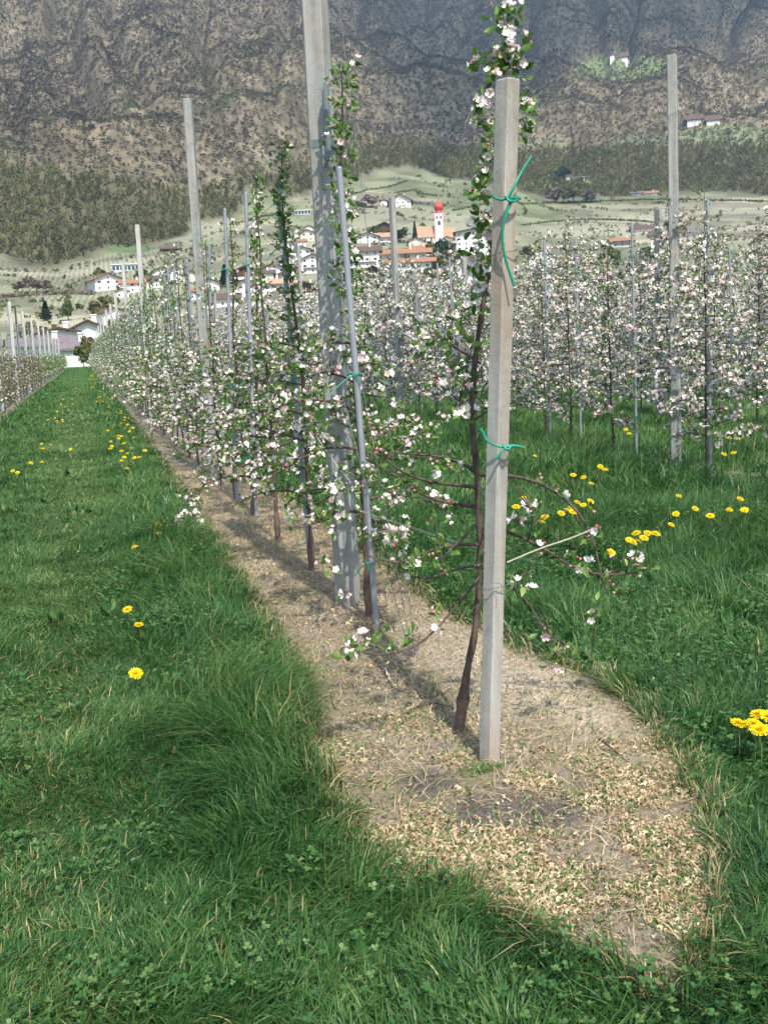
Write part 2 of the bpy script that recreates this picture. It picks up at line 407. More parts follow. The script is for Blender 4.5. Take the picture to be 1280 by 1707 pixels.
def ground_material():
    m, nt, b = newmat('ground_soil'); L = nt.links.new
    ca = nd(nt, 'ShaderNodeAttribute', attribute_name='gcol'); fa = nd(nt, 'ShaderNodeAttribute', attribute_name='field'); wa = nd(nt, 'ShaderNodeAttribute', attribute_name='wild')
    tc = nt.nodes.new('ShaderNodeTexCoord')
    n1 = nd(nt, 'ShaderNodeTexNoise', Scale=45.0, Detail=6.0, Roughness=0.7); L(tc.outputs['Object'], n1.inputs['Vector'])
    near = ramp(nt, n1.outputs['Fac'], [(0.3, (0.5,)*3), (0.7, (1.5,)*3)])
    n2 = nd(nt, 'ShaderNodeTexNoise', Scale=0.09, Detail=6.0, Roughness=0.75); L(tc.outputs['Object'], n2.inputs['Vector'])
    wild = ramp(nt, n2.outputs['Fac'], [(0.36, (0.6,)*3), (0.5, (1.0,)*3), (0.66, (1.4,)*3)])
    # cultivated rows: each parcel has its own direction
    vo = nd(nt, 'ShaderNodeTexVoronoi', Scale=0.0085); vo.voronoi_dimensions = '2D'; L(tc.outputs['Object'], vo.inputs['Vector'])
    sx = nt.nodes.new('ShaderNodeSeparateColor'); L(vo.outputs['Color'], sx.inputs[0])
    an = nd(nt, 'ShaderNodeMath', operation='MULTIPLY'); L(sx.outputs[0], an.inputs[0]); an.inputs[1].default_value = 3.1
    vr = nt.nodes.new('ShaderNodeVectorRotate'); vr.rotation_type = 'Z_AXIS'; L(tc.outputs['Object'], vr.inputs['Vector']); L(an.outputs[0], vr.inputs['Angle'])
    wv = nd(nt, 'ShaderNodeTexWave', Scale=0.10, Distortion=2.5, Detail=3.0); L(vr.outputs[0], wv.inputs['Vector'])
    wv.inputs['Detail Scale'].default_value = 0.6
    rows = ramp(nt, wv.outputs['Fac'], [(0.25, (0.80,)*3), (0.7, (1.10,)*3)])
    par = ramp(nt, sx.outputs[1], [(0.0, (0.82, 0.9, 0.74)), (0.5, (1, 1, 1)), (1.0, (1.18, 1.12, 1.12))])
    rows = mixc(nt, 1.0, rows, par, 'MULTIPLY')
    k = mixc(nt, fa.outputs['Fac'], near, rows); k = mixc(nt, wa.outputs['Fac'], k, wild)
    c = mixc(nt, 1.0, ca.outputs['Color'], k, 'MULTIPLY')
    L(c, b.inputs['Base Color']); b.inputs['Roughness'].default_value = 0.95; b.inputs['Specular IOR Level'].default_value = 0.1
    bm = nd(nt, 'ShaderNodeBump', Strength=0.6, Distance=0.02); L(n1.outputs['Fac'], bm.inputs['Height'])
    L(bm.outputs[0], b.inputs['Normal'])
    return m
MT['ground'] = ground_material()
build_ground()

# ------------------------------------------------------------------ woods on the mountain (uncountable)
def icos():
    t = (1+5**.5)/2
    v = np.array([[-1, t, 0], [1, t, 0], [-1, -t, 0], [1, -t, 0], [0, -1, t], [0, 1, t], [0, -1, -t], [0, 1, -t], [t, 0, -1], [t, 0, 1], [-t, 0, -1], [-t, 0, 1]], float)
    f = np.array([[0, 11, 5], [0, 5, 1], [0, 1, 7], [0, 7, 10], [0, 10, 11], [1, 5, 9], [5, 11, 4], [11, 10, 2], [10, 7, 6], [7, 1, 8], [3, 9, 4], [3, 4, 2], [3, 2, 6], [3, 6, 8], [3, 8, 9], [4, 9, 5], [2, 4, 11], [6, 2, 10], [8, 6, 7], [9, 8, 1]])
    return v/np.linalg.norm(v[0]), f
IV, IF = icos()
def woods():
    N = 2000000
    az = rng.uniform(az_of(-60), az_of(1340), N); r = np.sqrt(rng.uniform(750**2, 3900**2, N))
    x = r*np.sin(az); y = r*np.cos(az); rb = rb_of(az)
    keep = r > rb+8+(fbm(x/60, y/60, 98, 3)-0.5)*-90
    x, y, r, az = x[keep], y[keep], r[keep], az[keep]
    P = np.c_[x, y, hfun(x, y)]; D, foot, dark, px, py = wood_shade_masks(P)
    vis = (py > -60) & (py < 560)
    u = rng.random(len(x))
    con = vis & (u < 1.1*np.minimum(D, 1)**1.0*sstep(.42, .70, fbm(px/34+py/90, py/24, 111, 4)))
    bare = vis & ~con & (u < 0.24+0.85*D)
    G = []
    # bushes along the parcel edges of the fields
    k = 6; an = np.arange(k)*2*pi/k
    tv = np.concatenate([np.c_[np.cos(an), np.sin(an), np.full(k, 0.12)]*[0.30, 0.30, 1], [[0, 0, 1.0]], np.c_[np.cos(an+.5)*0.22, np.sin(an+.5)*.22, np.full(k, 0.42)]])
    tf = np.array([[i, (i+1) % k, k] for i in range(k)]+[[k+1+i, k+1+(i+1) % k, k] for i in range(k)])
    def scatter(name, mask, tv, tf, smin, smax, flat, mat, label, cap):
        idx = np.nonzero(mask)[0]
        if len(idx) > cap: idx = rng.choice(idx, cap, replace=False)
        n = len(idx); S = rng.uniform(smin, smax, n)
        Rm = frames(np.tile([[0, 0, 1.0]], (n, 1))+rng.normal(0, .08, (n, 3)), rng.uniform(0, 6.28, n))
        S3 = np.c_[S*rng.uniform(.8, 1.25, n), S*rng.uniform(.8, 1.25, n), S*flat*rng.uniform(.7, 1.3, n)]
        mb = MB(); inst(mb, tv, [tf], [0], P[idx]+[0, 0, -0.3], Rm, S3, np.clip(rng.normal(.70, .17, n)+(fbm(px[idx]/40, py[idx]/40, 120, 2)-.5)*0.7-.5*dark[idx], 0, 1))  # tint lowered in the dark zone, painting its wood and shade
        o = mb.build(name, mat); tag(o, label, None, None, 'stuff')
    MT['conifer'] = leafmat('conifer_wood', [(0, (0.014, 0.040, 0.022)), (0.6, (0.032, 0.070, 0.034)), (1, (0.06, 0.10, 0.04))], 0.9, 0, 0.05)
    MT['scrub'] = leafmat('bare_scrub', [(0, (0.018, 0.026, 0.022)), (0.3, (0.062, 0.058, 0.042)), (0.6, (0.115, 0.097, 0.066)), (0.88, (0.175, 0.150, 0.10)), (1, (0.14, 0.17, 0.07))], 0.95, 0.4, 0.05)
    MT['budding'] = leafmat('budding_wood', [(0, (0.055, 0.06, 0.025)), (0.5, (0.115, 0.115, 0.045)), (1, (0.20, 0.20, 0.075))], 0.95, 0.4, 0.05)
    def tuft(k, sd):
        r_ = np.random.default_rng(sd); C = r_.normal(0, .42, (k, 3))*[1, 1, .8]+[0, 0, .75]; V = C[:, None]+r_.normal(0, .42, (k, 3, 3)); return V.reshape(-1, 3), np.arange(3*k).reshape(-1, 3)
    scatter('conifer_wood', con, tv, tf, 5.5, 12, 1.0, MT['conifer'], 'dark conifer wood patched across the mountainside', 95000)
    scatter('bare_wood', bare & (foot < 0.45), *tuft(6, 1), 1.2, 3.0, 1.2, MT['scrub'], 'leafless brown scrub wood covering the mountainside', 260000)
    scatter('budding_wood', bare & (foot >= 0.45), *tuft(7, 2), 1.5, 3.6, 1.2, MT['budding'], 'olive green budding wood along the foot of the mountain', 120000)
woods()
def field_bushes():
    N = 260000; az = rng.uniform(az_of(-60), az_of(1340), N); r = np.sqrt(rng.uniform(300**2, 1300**2, N)); x = r*np.sin(az); y = r*np.cos(az)
    q = fbm(x/120, y/75, 301, 2); e = np.abs((q*7) % 1-.5)
    k = (r < rb_of(az)-15) & ((e < .020*vnoise(x/22, y/22, 9)) | (rng.random(N) < .0015)); x, y = x[k], y[k]; n = len(x)
    P = np.c_[x, y, hfun(x, y)]; r_ = np.random.default_rng(4); C = r_.normal(0, .42, (7, 3))+[0, 0, .75]; V = (C[:, None]+r_.normal(0, .42, (7, 3, 3))).reshape(-1, 3)
    mb = MB(); inst(mb, V, [np.arange(21).reshape(-1, 3)], [0], P, frames(np.tile([[0, 0, 1.0]], (n, 1)), rng.uniform(0, 6, n)), rng.uniform(.5, 1.9, n), rng.uniform(0, 1, n))
    tag(mb.build('field_bushes', MT['budding']), 'low bushes and rough growth along the terraces of the fields', None, None, 'stuff')
field_bushes()

# ------------------------------------------------------------------ plants: templates
def petal_grid():
    rows = [(0.10, 0.10, 0.0), (0.42, 0.33, 0.10), (0.78, 0.40, 0.26), (1.0, 0.20, 0.42)]
    V, F = [], []
    for p in range(5):
        a = p*2*pi/5; c, s = cos(a), sin(a)
        for (l, wd, z) in rows:
            for q in (-1, 0, 1):
                X, Y, Zz = l+(0.04 if q == 0 and l == 1.0 else 0)*-1, wd*q, z+(0.09 if q else 0)*(l > .2)
                V.append((X*c-Y*s, X*s+Y*c, Zz))
        for i in range(3):
            for j in range(2):
                b = p*12+i*3+j; F.append((b, b+1, b+4, b+3))
    return np.array(V), np.array(F)
PV0, PF0 = petal_grid()
PT0 = np.tile(np.repeat([0.35, 0.05, 0.1, 0.3], 3), 5)
def petal_kite():
    V, F = [], []
    for p in range(5):
        a = p*2*pi/5; c, s = cos(a), sin(a)
        for X, Y, Zz in ((0.06, 0, 0), (0.62, -0.40, .22), (1.0, 0, .30), (0.62, 0.40, .22)):
            V.append((X*c-Y*s, X*s+Y*c, Zz))
        F.append(tuple(range(p*4, p*4+4)))
    return np.array(V), np.array(F)
PV1, PF1 = petal_kite(); PT1 = np.tile([.2, .1, .2, .1], 5)
PV2 = np.array([[-.9, -.6, 0], [.7, -.8, .2], [.95, .6, 0], [-.6, .9, .25]]); PF2 = np.array([[0, 1, 2, 3]]); PT2 = np.zeros(4)
# buds
BV1 = np.array([[0, 0, -1.2], [1, 0, 0], [0, 1, 0], [-1, 0, 0], [0, -1, 0], [0, 0, 1.3]])
BF1 = np.array([[0, 2, 1], [0, 3, 2], [0, 4, 3], [0, 1, 4], [5, 1, 2], [5, 2, 3], [5, 3, 4], [5, 4, 1]])
# leaf along +z, folded and curled
def leaf_grid():
    rows = [(0, .03, 0), (.25, .20, .03), (.55, .24, .06), (.8, .15, .02), (1.0, .01, -.08)]
    V = []
    for l, wd, c in rows:
        for q in (-1, 0, 1): V.append((wd*q, c+(0.07 if q else 0)*(wd > .05)*1.2, l))
    F = [(i*3+j, i*3+j+1, i*3+j+4, i*3+j+3) for i in range(4) for j in range(2)]
    return np.array(V), np.array(F)
LV0, LF0 = leaf_grid()
LV1 = np.array([[0, 0, 0], [-.22, .08, .5], [0, -.0, 1.0], [.22, .08, .5], [0, .0, .5]]); LF1 = np.array([[0, 4, 2, 1], [0, 3, 2, 4]])
LV2 = np.array([[0, 0, 0], [-.26, .05, .5], [0, 0, 1.0], [.26, .05, .5]]); LF2 = np.array([[0, 3, 2, 1]])

def spurs(fo, bl, P, Dr, level, nl=5, nf=4, bud=0.3, leaf=0.036, spread=0.03, wd=None):
    """leaf rosettes and flower clusters at P pointing along Dr"""
    n = len(P)
    if n == 0: return
    P = np.asarray(P); Dr = norm(np.asarray(Dr))
    nlv = rng.poisson(nl, n); idx = np.repeat(np.arange(n), nlv); m = len(idx)
    d = norm(Dr[idx]*0.55+rng.normal(0, .75, (m, 3))+[0, 0, .25]); S = leaf*rng.uniform(.6, 1.35, m)
    p = P[idx]+rng.normal(0, .010, (m, 3))+d*rng.uniform(0, .012, (m, 1))
    tv, tf = ((LV0, LF0), (LV1, LF1), (LV2, LF2), (LV2, LF2))[level]
    inst(fo, tv, [tf], [0], p, frames(d, rng.uniform(0, 6.28, m)), S*(1, 1.1, 1.3, 1.9)[level], np.clip(rng.normal(.45, .22, m), 0, 1))
    # flowers
    nfv = rng.poisson(nf, n); idx = np.repeat(np.arange(n), nfv); m = len(idx)
    d = norm(Dr[idx]*0.6+rng.normal(0, .6, (m, 3))+[0, 0, .3]); p = P[idx]+d*(spread*rng.uniform(.5, 1.3, m))[:, None]
    isb = rng.random(m) < bud; f = ~isb
    tv, tf, ta = ((PV0, PF0, PT0), (PV1, PF1, PT1), (PV2, PF2, PT2), (PV2, PF2, PT2))[level]
    nfw = f.sum(); cup = rng.uniform(.5, 1.7, nfw); s_ = rng.uniform(.015, .0215, nfw)*(1.0, 1.15, 1.35, 2.1)[level]
    S3 = np.c_[s_*(1.12-.22*cup), s_*(1.12-.22*cup), s_*cup]
    Rm = frames(d[f]+rng.normal(0, .25, (nfw, 3)), rng.uniform(0, 6.28, nfw))
    inst(bl, tv, [tf], [0], p[f], Rm, S3, rng.choice([0, .15, .4, .7], nfw, p=[.30, .28, .25, .17]), ta)
    if level == 0:
        inst(bl, BV1, [BF1], [2], p[f]+d[f]*.0025, Rm, np.full(nfw, .0028))
        # flower stalks
        q = np.stack([P[idx]-d*.002, p], 1); sd_ = norm(np.cross(d, [0.3, .2, 1]))*.0006
        V = np.stack([q[:, 0]-sd_, q[:, 0]+sd_, q[:, 1]+sd_, q[:, 1]-sd_], 1).reshape(-1, 3)
        fo.add(V, np.arange(len(V)).reshape(-1, 4), 0, .8)
    nb = isb.sum()
    if level < 2:
        inst(bl, BV1, [BF1], [1], p[isb], frames(d[isb], rng.uniform(0, 6, nb)), rng.uniform(.0045, .0075, nb), rng.uniform(0, 1, nb))
    else:
        inst(bl, PV2, [PF2], [1], p[isb], frames(d[isb], rng.uniform(0, 6, nb)), np.full(nb, .009), rng.uniform(0, 1, nb))

def along(path, step, s0=0.0, s1=1.0):
    """points and tangents at an even step along a polyline between fractions s0 and s1"""
    seg = np.linalg.norm(np.diff(path, axis=0), axis=1); L = np.concatenate([[0], np.cumsum(seg)])
    n = max(1, int(L[-1]*(s1-s0)/step)); t = np.linspace(s0, s1, n+1)[1:]*L[-1]+rng.uniform(-.3, .3, n)*step
    t = np.clip(t, 0, L[-1]); out = np.stack([np.interp(t, L, path[:, k]) for k in range(3)], 1)
    tan_ = norm(np.stack([np.interp(np.clip(t+.02, 0, L[-1]), L, path[:, k])-np.interp(np.clip(t-.02, 0, L[-1]), L, path[:, k]) for k in range(3)], 1))
    return out, tan_

def gen_branch(start, phi, length, rise, droop):
    n = 7; t = np.linspace(0, 1, n); w_ = rng.normal(0, .035, 2)
    h = length*t*(1-.12*t); z = length*(rise*t-droop*t*t)
    side = length*(w_[0]*np.sin(t*3)+w_[1]*np.sin(t*7))*1.6
    return np.stack([start[0]+h*cos(phi)-side*sin(phi), start[1]+h*sin(phi)+side*cos(phi), start[2]+z], 1)

def gen_tree(kind, level, trunk=None, seed=0, branches=None):
    """returns trunk MB, list of branch MBs, foliage MB, blossom MB, in local coordinates with the foot at 0"""
    tr, fo, bl = MB(), MB(), MB(); brs = []
    Ht = {'slim': 2.68, 'full': 3.05, 'low': 1.75, 'mid': 2.75}[kind]*rng.uniform(.96, 1.05)
    if trunk is None:
        z = np.linspace(-.03, Ht, 11); wob = rng.normal(0, .018, (11, 2)).cumsum(0)*.45; wob -= wob[0]; wob[1] += rng.normal(0, .01, 2)
        trunk = np.c_[wob, z]
    n = len(trunk); zz = trunk[:, 2]; ht = zz[-1]
    r = np.interp(zz/ht, [0, .04, .06, .45, .8, 1.0], [.019, .020, .0145, .0115, .0068, .003])
    k = (8, 5, 3, 3)[level]; tp = smooth_path(trunk, n*(3 if level == 0 else 1)) if level < 2 else trunk
    rr = np.interp(tp[:, 2]/ht, zz/ht, r); gz = tp[:, 2] < .13*1.0
    if level == 0:
        rr = rr*(1+.08*np.sin(tp[:, 2]*43)+.05*np.sin(tp[:, 2]*91)); rr = np.where(np.abs(tp[:, 2]-.13) < .03, rr*1.45, rr)
        cut = int(np.sum(gz)); cut = max(cut, 2)
        tube(tr, tp[:cut+1], rr[:cut+1]*1.1, k, 1); tube(tr, tp[cut:], rr[cut:], k, 0)
    else: tube(tr, tp, rr, k, 0)
    def bmake(path, r0, mesh):
        rd = np.linspace(r0, r0*.4, len(path)); pp = smooth_path(path, len(path)*2) if level == 0 else path
        if level == 0: rd = np.linspace(r0, r0*.38, len(pp))*(1+.12*np.sin(np.arange(len(pp))*2.1))
        tube(mesh, pp, rd, (6, 4, 3, 3)[level], 0, cap=level == 0)
    def tpos(z): return np.array([np.interp(z, trunk[:, 2], trunk[:, q]) for q in range(3)])
    dens = {0: 1.0, 1: 1.0, 2: .85, 3: .42}[level]
    if branches is None:
        branches = []
        if kind == 'slim': nb, z0, z1, l0, l1 = 16, .42, 1.5, .80, .36
        elif kind == 'low': nb, z0, z1, l0, l1 = 17, .40, 1.55, .62, .32
        elif kind == 'mid': nb, z0, z1, l0, l1 = 28, .40, 2.45, .64, .24
        else: nb, z0, z1, l0, l1 = 40, .36, 2.9, .76, .26
        ph = rng.uniform(0, 6.28)
        for i in range(nb):
            z = z0+(z1-z0)*(i+rng.uniform(-.4, .4))/nb; ph += 2.4+rng.normal(0, .4)
            ln = (l0+(l1-l0)*i/nb)*rng.uniform(.65, 1.2)
            branches.append((gen_branch(tpos(z), ph, ln, rng.uniform(.1, .5), rng.uniform(.1, .55)), .0065*(.6+ln)))
    step = {'slim': .036, 'low': .034, 'mid': .029, 'full': .026}[kind]/dens
    for path, r0 in branches:
        mbx = MB() if level == 0 else tr
        bmake(path, r0, mbx)
        if level == 0: brs.append(mbx)
        P, T = along(path, step, .18, 1.0)
        off = norm(rng.normal(0, 1, P.shape)+[0, 0, .5]); out = P+off*rng.uniform(.005, .05, (len(P), 1))
        spurs(fo, bl, out, off+T*.3, level, nl=6.4 if kind != 'full' else 5.6, nf={'slim': 2.7 if level else 3.0, 'low': 1.0, 'mid': 5.2, 'full': 7.5 if level == 2 else 6.5}[kind], bud={'slim': .42, 'low': .6, 'mid': .25, 'full': .12}[kind], leaf=.034)
        # side twigs
        if level < 2 or kind == 'full':
            for q in range(rng.integers(1, 4)):
                i = rng.integers(1, len(path)); d = norm(rng.normal(0, 1, 3)+[0, 0, .5]); l = rng.uniform(.07, .22)
                tw = np.stack([path[i]+d*l*t+np.array([0, 0, .04])*t*t for t in np.linspace(0, 1, 4)])
                bmake(tw, .0028, mbx); P, T = along(tw, .05, .3, 1); spurs(fo, bl, P, T+rng.normal(0, .5, T.shape), level, nl=5, nf=4, bud=.3)
    # leader
    zs = {'slim': 1.25, 'low': 1.1, 'mid': 1.6, 'full': 2.4}[kind]
    P, T = along(trunk, {'slim': .028, 'low': .05, 'mid': .028, 'full': .03}[kind]/dens, min(zs/ht, .9), 1.0)
    off = norm(rng.normal(0, 1, P.shape)*[1, 1, .5]+[0, 0, .25]); ln = rng.uniform(.01, .085, (len(P), 1)) if kind != 'full' else rng.uniform(.02, .2, (len(P), 1))
    spurs(fo, bl, P+off*ln, off, level, nl=5.5, nf={'slim': 1.3, 'low': .8, 'mid': 2.6, 'full': 4.5}[kind], bud=.35, leaf=.036)
    return tr, brs, fo, bl
PETM = None
def petmats(): return [MT['petal'], MT['bud'], MT['stamen']]

def hero_tree(name, label, group, base, trunk, kind, branches=None, extra=None, level=0):
    t = thing(name, label, 'apple tree', base, 0, group)
    tr, brs, fo, bl = gen_tree(kind, level, trunk, branches=branches)
    if extra: extra(fo, bl)
    tr.build('trunk', [MT['bark'], MT['graft']], t, True)
    for b_ in brs: b_.build('branch', MT['bark'], t, True)
    fo.build('foliage', MT['leaf'], t, True); bl.build('blossom', petmats(), t, True)
    return t

ORD = 'first second third fourth fifth sixth seventh eighth ninth tenth eleventh twelfth thirteenth fourteenth fifteenth sixteenth seventeenth eighteenth nineteenth twentieth'.split()
ORD += ['twenty-'+o for o in ORD[:9]]+['thirtieth']+['thirty-'+o for o in ORD[:9]]+['fortieth']

# ---- tree by the front post, traced branch by branch
b0 = gpt(760, 1222); 
def L0(px, py, Y): return at_y(px, py, Y)-b0
TY = b0[1]
tk = [(760, 1225, 0), (770, 1180, 0), (778, 1120, 0), (790, 1060, .01), (798, 980, .01), (800, 900, .0), (797, 840, 0), (794, 780, -.01), (786, 700, -.01), (790, 620, 0), (800, 540, 0), (811, 470, 0), (822, 400, .01), (832, 300, .0), (838, 220, 0), (843, 150, 0), (846, 90, 0), (845, 18, 0)]
trunk0 = np.array([L0(a, b, TY+c) for a, b, c in tk]); trunk0[0, 2] = -.03
BR = [([(796, 790, 0), (770, 772, .02), (725, 760, .05), (655, 755, .1)], .0085),
      ([(797, 812, 0), (755, 808, -.05), (705, 800, -.08), (665, 783, -.12), (640, 762, -.12)], .0075),
      ([(798, 845, 0), (745, 838, .04), (700, 822, .1), (655, 790, .15), (620, 770, .2)], .007),
      ([(800, 908, 0), (765, 908, 0), (715, 918, -.02), (665, 938, -.05), (610, 925, -.05)], .0075),
      ([(800, 942, 0), (765, 948, .03), (715, 963, .05), (680, 958, .05), (655, 938, .05)], .005),
      ([(799, 962, 0), (765, 1005, -.03), (730, 1045, -.06), (700, 1072, -.1), (665, 1087, -.12), (625, 1092, -.14), (590, 1083, -.15)], .0055),
      ([(798, 872, 0), (775, 893, -.05), (745, 922, -.1), (738, 940, -.1)], .004),
      ([(798, 792, 0), (850, 793, .05), (905, 808, .05), (955, 845, .0), (985, 893, -.05), (1000, 950, -.1), (1013, 990, -.1)], .0075),
      ([(799, 880, 0), (850, 888, .04), (905, 914, .02), (955, 945, .0), (1005, 958, -.05), (1065, 954, -.08)], .0075),
      ([(800, 960, 0), (850, 978, .05), (875, 998, 0), (905, 1048, -.05), (928, 1085, -.1), (930, 1106, -.12)], .0045), ([(905, 1050, -.05), (945, 1078, -.1), (985, 1092, -.12)], .003), ([(801, 606, 0), (775, 590, 0), (745, 572, .05), (710, 566, .1)], .0045), ([(880, 902, .03), (886, 878, -.02), (886, 850, -.08)], .003), ([(786, 660, 0), (772, 642, -.02), (752, 622, -.02)], .003),
      ([(786, 695, 0), (765, 668, .05), (735, 645, .1)], .0045), ([(788, 690, 0), (812, 668, .1), (835, 640, .2)], .0045), ([(790, 700, 0), (820, 680, -.02), (835, 660, -.1)], .004)]
branches0 = [(np.array([L0(a, b, TY+c) for a, b, c in pl]), r) for pl, r in BR]
def extra0(fo, bl):
    P = []; 
    for a, b, c in [(590, 1082, -.15), (605, 1065, -.15), (580, 1095, -.15), (615, 1075, -.1), (888, 848, -.1), (885, 845, -.05), (1085, 940, -.1), (1060, 935, -.1), (985, 1090, -.12), (925, 1108, -.12), (930, 1100, -.1), (700, 940, -.05), (715, 935, -.05), (690, 948, -.05), (770, 640, -.05), (745, 645, .1), (715, 560, .1), (705, 575, .1), (770, 695, -.05), (780, 690, -.05), (655, 910, 0), (660, 895, 0), (865, 975, 0), (885, 985, 0), (1000, 885, -.1), (990, 855, -.05), (965, 940, -.1), (865, 870, .0), (800, 470, -.05), (790, 490, -.08), (785, 510, -.05), (805, 450, -.05),
                    (800, 95, 0), (795, 110, .02), (850, 60, 0), (865, 95, 0), (845, 62, -.02), (820, 130, 0), (830, 100, 0), (870, 115, 0), (800, 190, -.02), (805, 175, -.02), (812, 160, -.02), (798, 205, -.02), (880, 180, .02), (882, 215, .02), (812, 215, 0), (808, 250, 0), (800, 300, 0), (806, 330, 0), (812, 310, 0), (800, 360, 0), (795, 380, 0), (815, 375, 0), (812, 275, 0), (850, 20, 0), (842, 85, 0), (858, 110, 0), (835, 110, .02), (862, 125, .02), (850, 95, -.02), (840, 45, 0), (838, 125, .03), (790, 430, -.04), (770, 560, -.02), (760, 620, 0)]:
        P.append(L0(a, b, TY+c))
    P = np.array(P); spurs(fo, bl, P, np.array([[-.5, -.6, .4]])+rng.normal(0, .4, P.shape), 0, nl=5, nf=4.2, bud=.35, leaf=.04, spread=.028)
rng = np.random.default_rng(21)
# sparser rosettes on the traced limbs
_sp = spurs
def sparse(fo, bl, P, Dr, level, nl=5, nf=4, bud=.3, leaf=.036, spread=.03, wd=None):
    if nf in (1.3,):   # the leader
        return _sp(fo, bl, P, Dr, level, 4.5, 1.0, .4, .040, spread)
    keep = rng.random(len(P)) < .42
    return _sp(fo, bl, P[keep], Dr[keep], level, 4, 1.6, .7, .033, spread)
spurs = sparse
GA = 'apple trees in the near row'
t0 = thing('apple_tree', 'young pink-budded apple tree with bare curving limbs right behind the front post', 'apple tree', b0, 0, GA)
tr, brs, fo, bl = gen_tree('slim', 0, trunk0, branches=branches0)
spurs = _sp; extra0(fo, bl)
tr.build('trunk', [MT['bark'], MT['graft']], t0, True)
for b_ in brs: b_.build('branch', MT['bark'], t0, True)
fo.build('foliage', MT['leaf'], t0, True); bl.build('blossom', petmats(), t0, True)

# ---- the row behind it
TREES = []      # (x, y, kind, row index, order)
row1 = [5.52, 6.93, 8.3, 9.62, 10.72, 12.0, 13.3]
while row1[-1] < 150: row1.append(row1[-1]+1.14)
topx = {0: (568, 122), 1: (470, 248), 3: (428, 300), 4: (383, 345), 5: None}
def trunk_to(base, px, py, mid=None):
    top = at_y(px, py, base[1]+.02)-base; z = np.linspace(-.03, top[2], 12); t = np.clip(z/top[2], 0, 1)
    wob = rng.normal(0, .010, (12, 2)); wob[0] = 0; wob[-1] = 0
    return np.c_[top[0]*t+wob[:, 0]+.02*np.sin(t*3.1), top[1]*t+wob[:, 1], z]
near_lab = ['apple tree beside the wide concrete post, thin leader reaching its bracket', 'apple tree with a dark leafy leader left of the wide concrete post',
            'short bushy apple tree third behind the front post, no stake of its own', 'apple tree fourth behind the front post, leader just above its rounded stake', 'apple tree fifth behind the front post, tied twice with green']
for i in range(5):
    base = np.array([row1[i]*0+1.33, row1[i], 0.0])
    if i == 0: base[0] = 1.30
    tk_ = trunk_to(base, *topx[i]) if i in topx and topx[i] else None
    if i < 2:
        pl_ = [[(615, 1028), (611, 940), (606, 850), (600, 740), (592, 652), (589, 574), (581, 480), (571, 371), (566, 300), (570, 230), (571, 170), (569, 118)], [(520, 950), (517, 880), (513, 800), (509, 720), (506, 650), (502, 590), (492, 527), (480, 434), (474, 380), (471, 320), (470, 245)]][i]
        base = gpt(*pl_[0]); base[2] = 0; tk_ = np.array([at_y(a, b, base[1])-base for a, b in pl_]); tk_[0, 2] = -.03
    ex = None
    if i == 0:
        def ex(fo, bl, base=base, tk_=tk_):
            P = []
            P0, T0_ = along(tk_, .02, .60, 1.0); of_ = norm(rng.normal(0, 1, P0.shape)*[1, 1, .5]+[0, 0, .3]); _sp(fo, bl, P0+of_*rng.uniform(.01, .05, (len(P0), 1)), of_, 0, nl=4.5, nf=.9, bud=.5, leaf=.038)
            for a, b in [(560, 835), (570, 860), (545, 630), (570, 590), (615, 720), (605, 700), (620, 735), (640, 735), (590, 760), (540, 945), (560, 955), (575, 990), (655, 720), (690, 700), (540, 560+60), (600, 600), (560, 700), (550, 715)]:
                P.append(at_y(a, b, base[1]-.25*rng.random())-base)
            P = np.array(P); _sp(fo, bl, P, rng.normal(0, 1, P.shape)+[0, -.6, .3], 0, nl=4, nf=5, bud=.35, leaf=.045)
    if i == 1:
        def ex(fo, bl, base=base, tk_=tk_):
            P, T = along(tk_, .016, .52, 1.0); off = norm(rng.normal(0, 1, P.shape)*[1, 1, .4]+[0, 0, .4])
            _sp(fo, bl, P+off*rng.uniform(.01, .05, (len(P), 1)), off, 0, nl=4, nf=.6, bud=.3, leaf=.034)
    if i == 3:
        def ex(fo, bl, base=base):
            P = []
            for a, b in [(290, 880), (300, 870), (310, 855), (320, 845), (330, 835), (300, 860), (325, 855), (350, 810), (345, 800), (335, 870), (285, 885)]: P.append(at_y(a, b, base[1]-.5)-base)
            P = np.array(P); _sp(fo, bl, P, rng.normal(0, 1, P.shape)+[-.5, 0, .3], 0, nl=3, nf=6, bud=.2)
    hero_tree('apple_tree', near_lab[i], GA, base, tk_, 'slim', extra=ex)

PROTO = {}
def tree_proto(kind, level, n=5):
    k = (kind, level)
    if k not in PROTO:
        PROTO[k] = []
        for q in range(n):
            tr, brs, fo, bl = gen_tree(kind, level)
            PROTO[k].append((tr.mesh('trunk', [MT['bark'], MT['graft']], True), fo.mesh('foliage', MT['leaf_brown' if kind == 'low' else 'leaf'], level < 2), bl.mesh('blossom', petmats()), (tr, fo, bl)))
    return PROTO[k]
for i, y in enumerate(row1[5:]): TREES.append((1.34+rng.normal(0, .03), y, 'slim' if y < 90 else 'slim', 'near', i+6))
rng2 = np.random.default_rng(3)
y = 22.0; i = 0
while y < 150: TREES.append((-2.3+rng2.normal(0, .04), y, 'low', 'left', i)); y += 1.15; i += 1
for ri, rx in enumerate(ROWX[1:8]):
    y = max(7.3, rx*1.15) if ri else 7.35; i = 1
    while y < 150:
        TREES.append((rx+rng2.normal(0, .05), y+rng2.normal(0, .08), 'mid' if ri == 0 and y < 19 else 'full', ('second', 'third', 'fourth', 'fifth', 'sixth', 'seventh', 'eighth')[ri], i)); y += 1.15; i += 1
vis = []
for T in TREES:
    a, b, z = pix([T[0], T[1], 1.5])
    if -90 < a < 1370: vis.append((z, T))
vis.sort(key=lambda q: q[0])
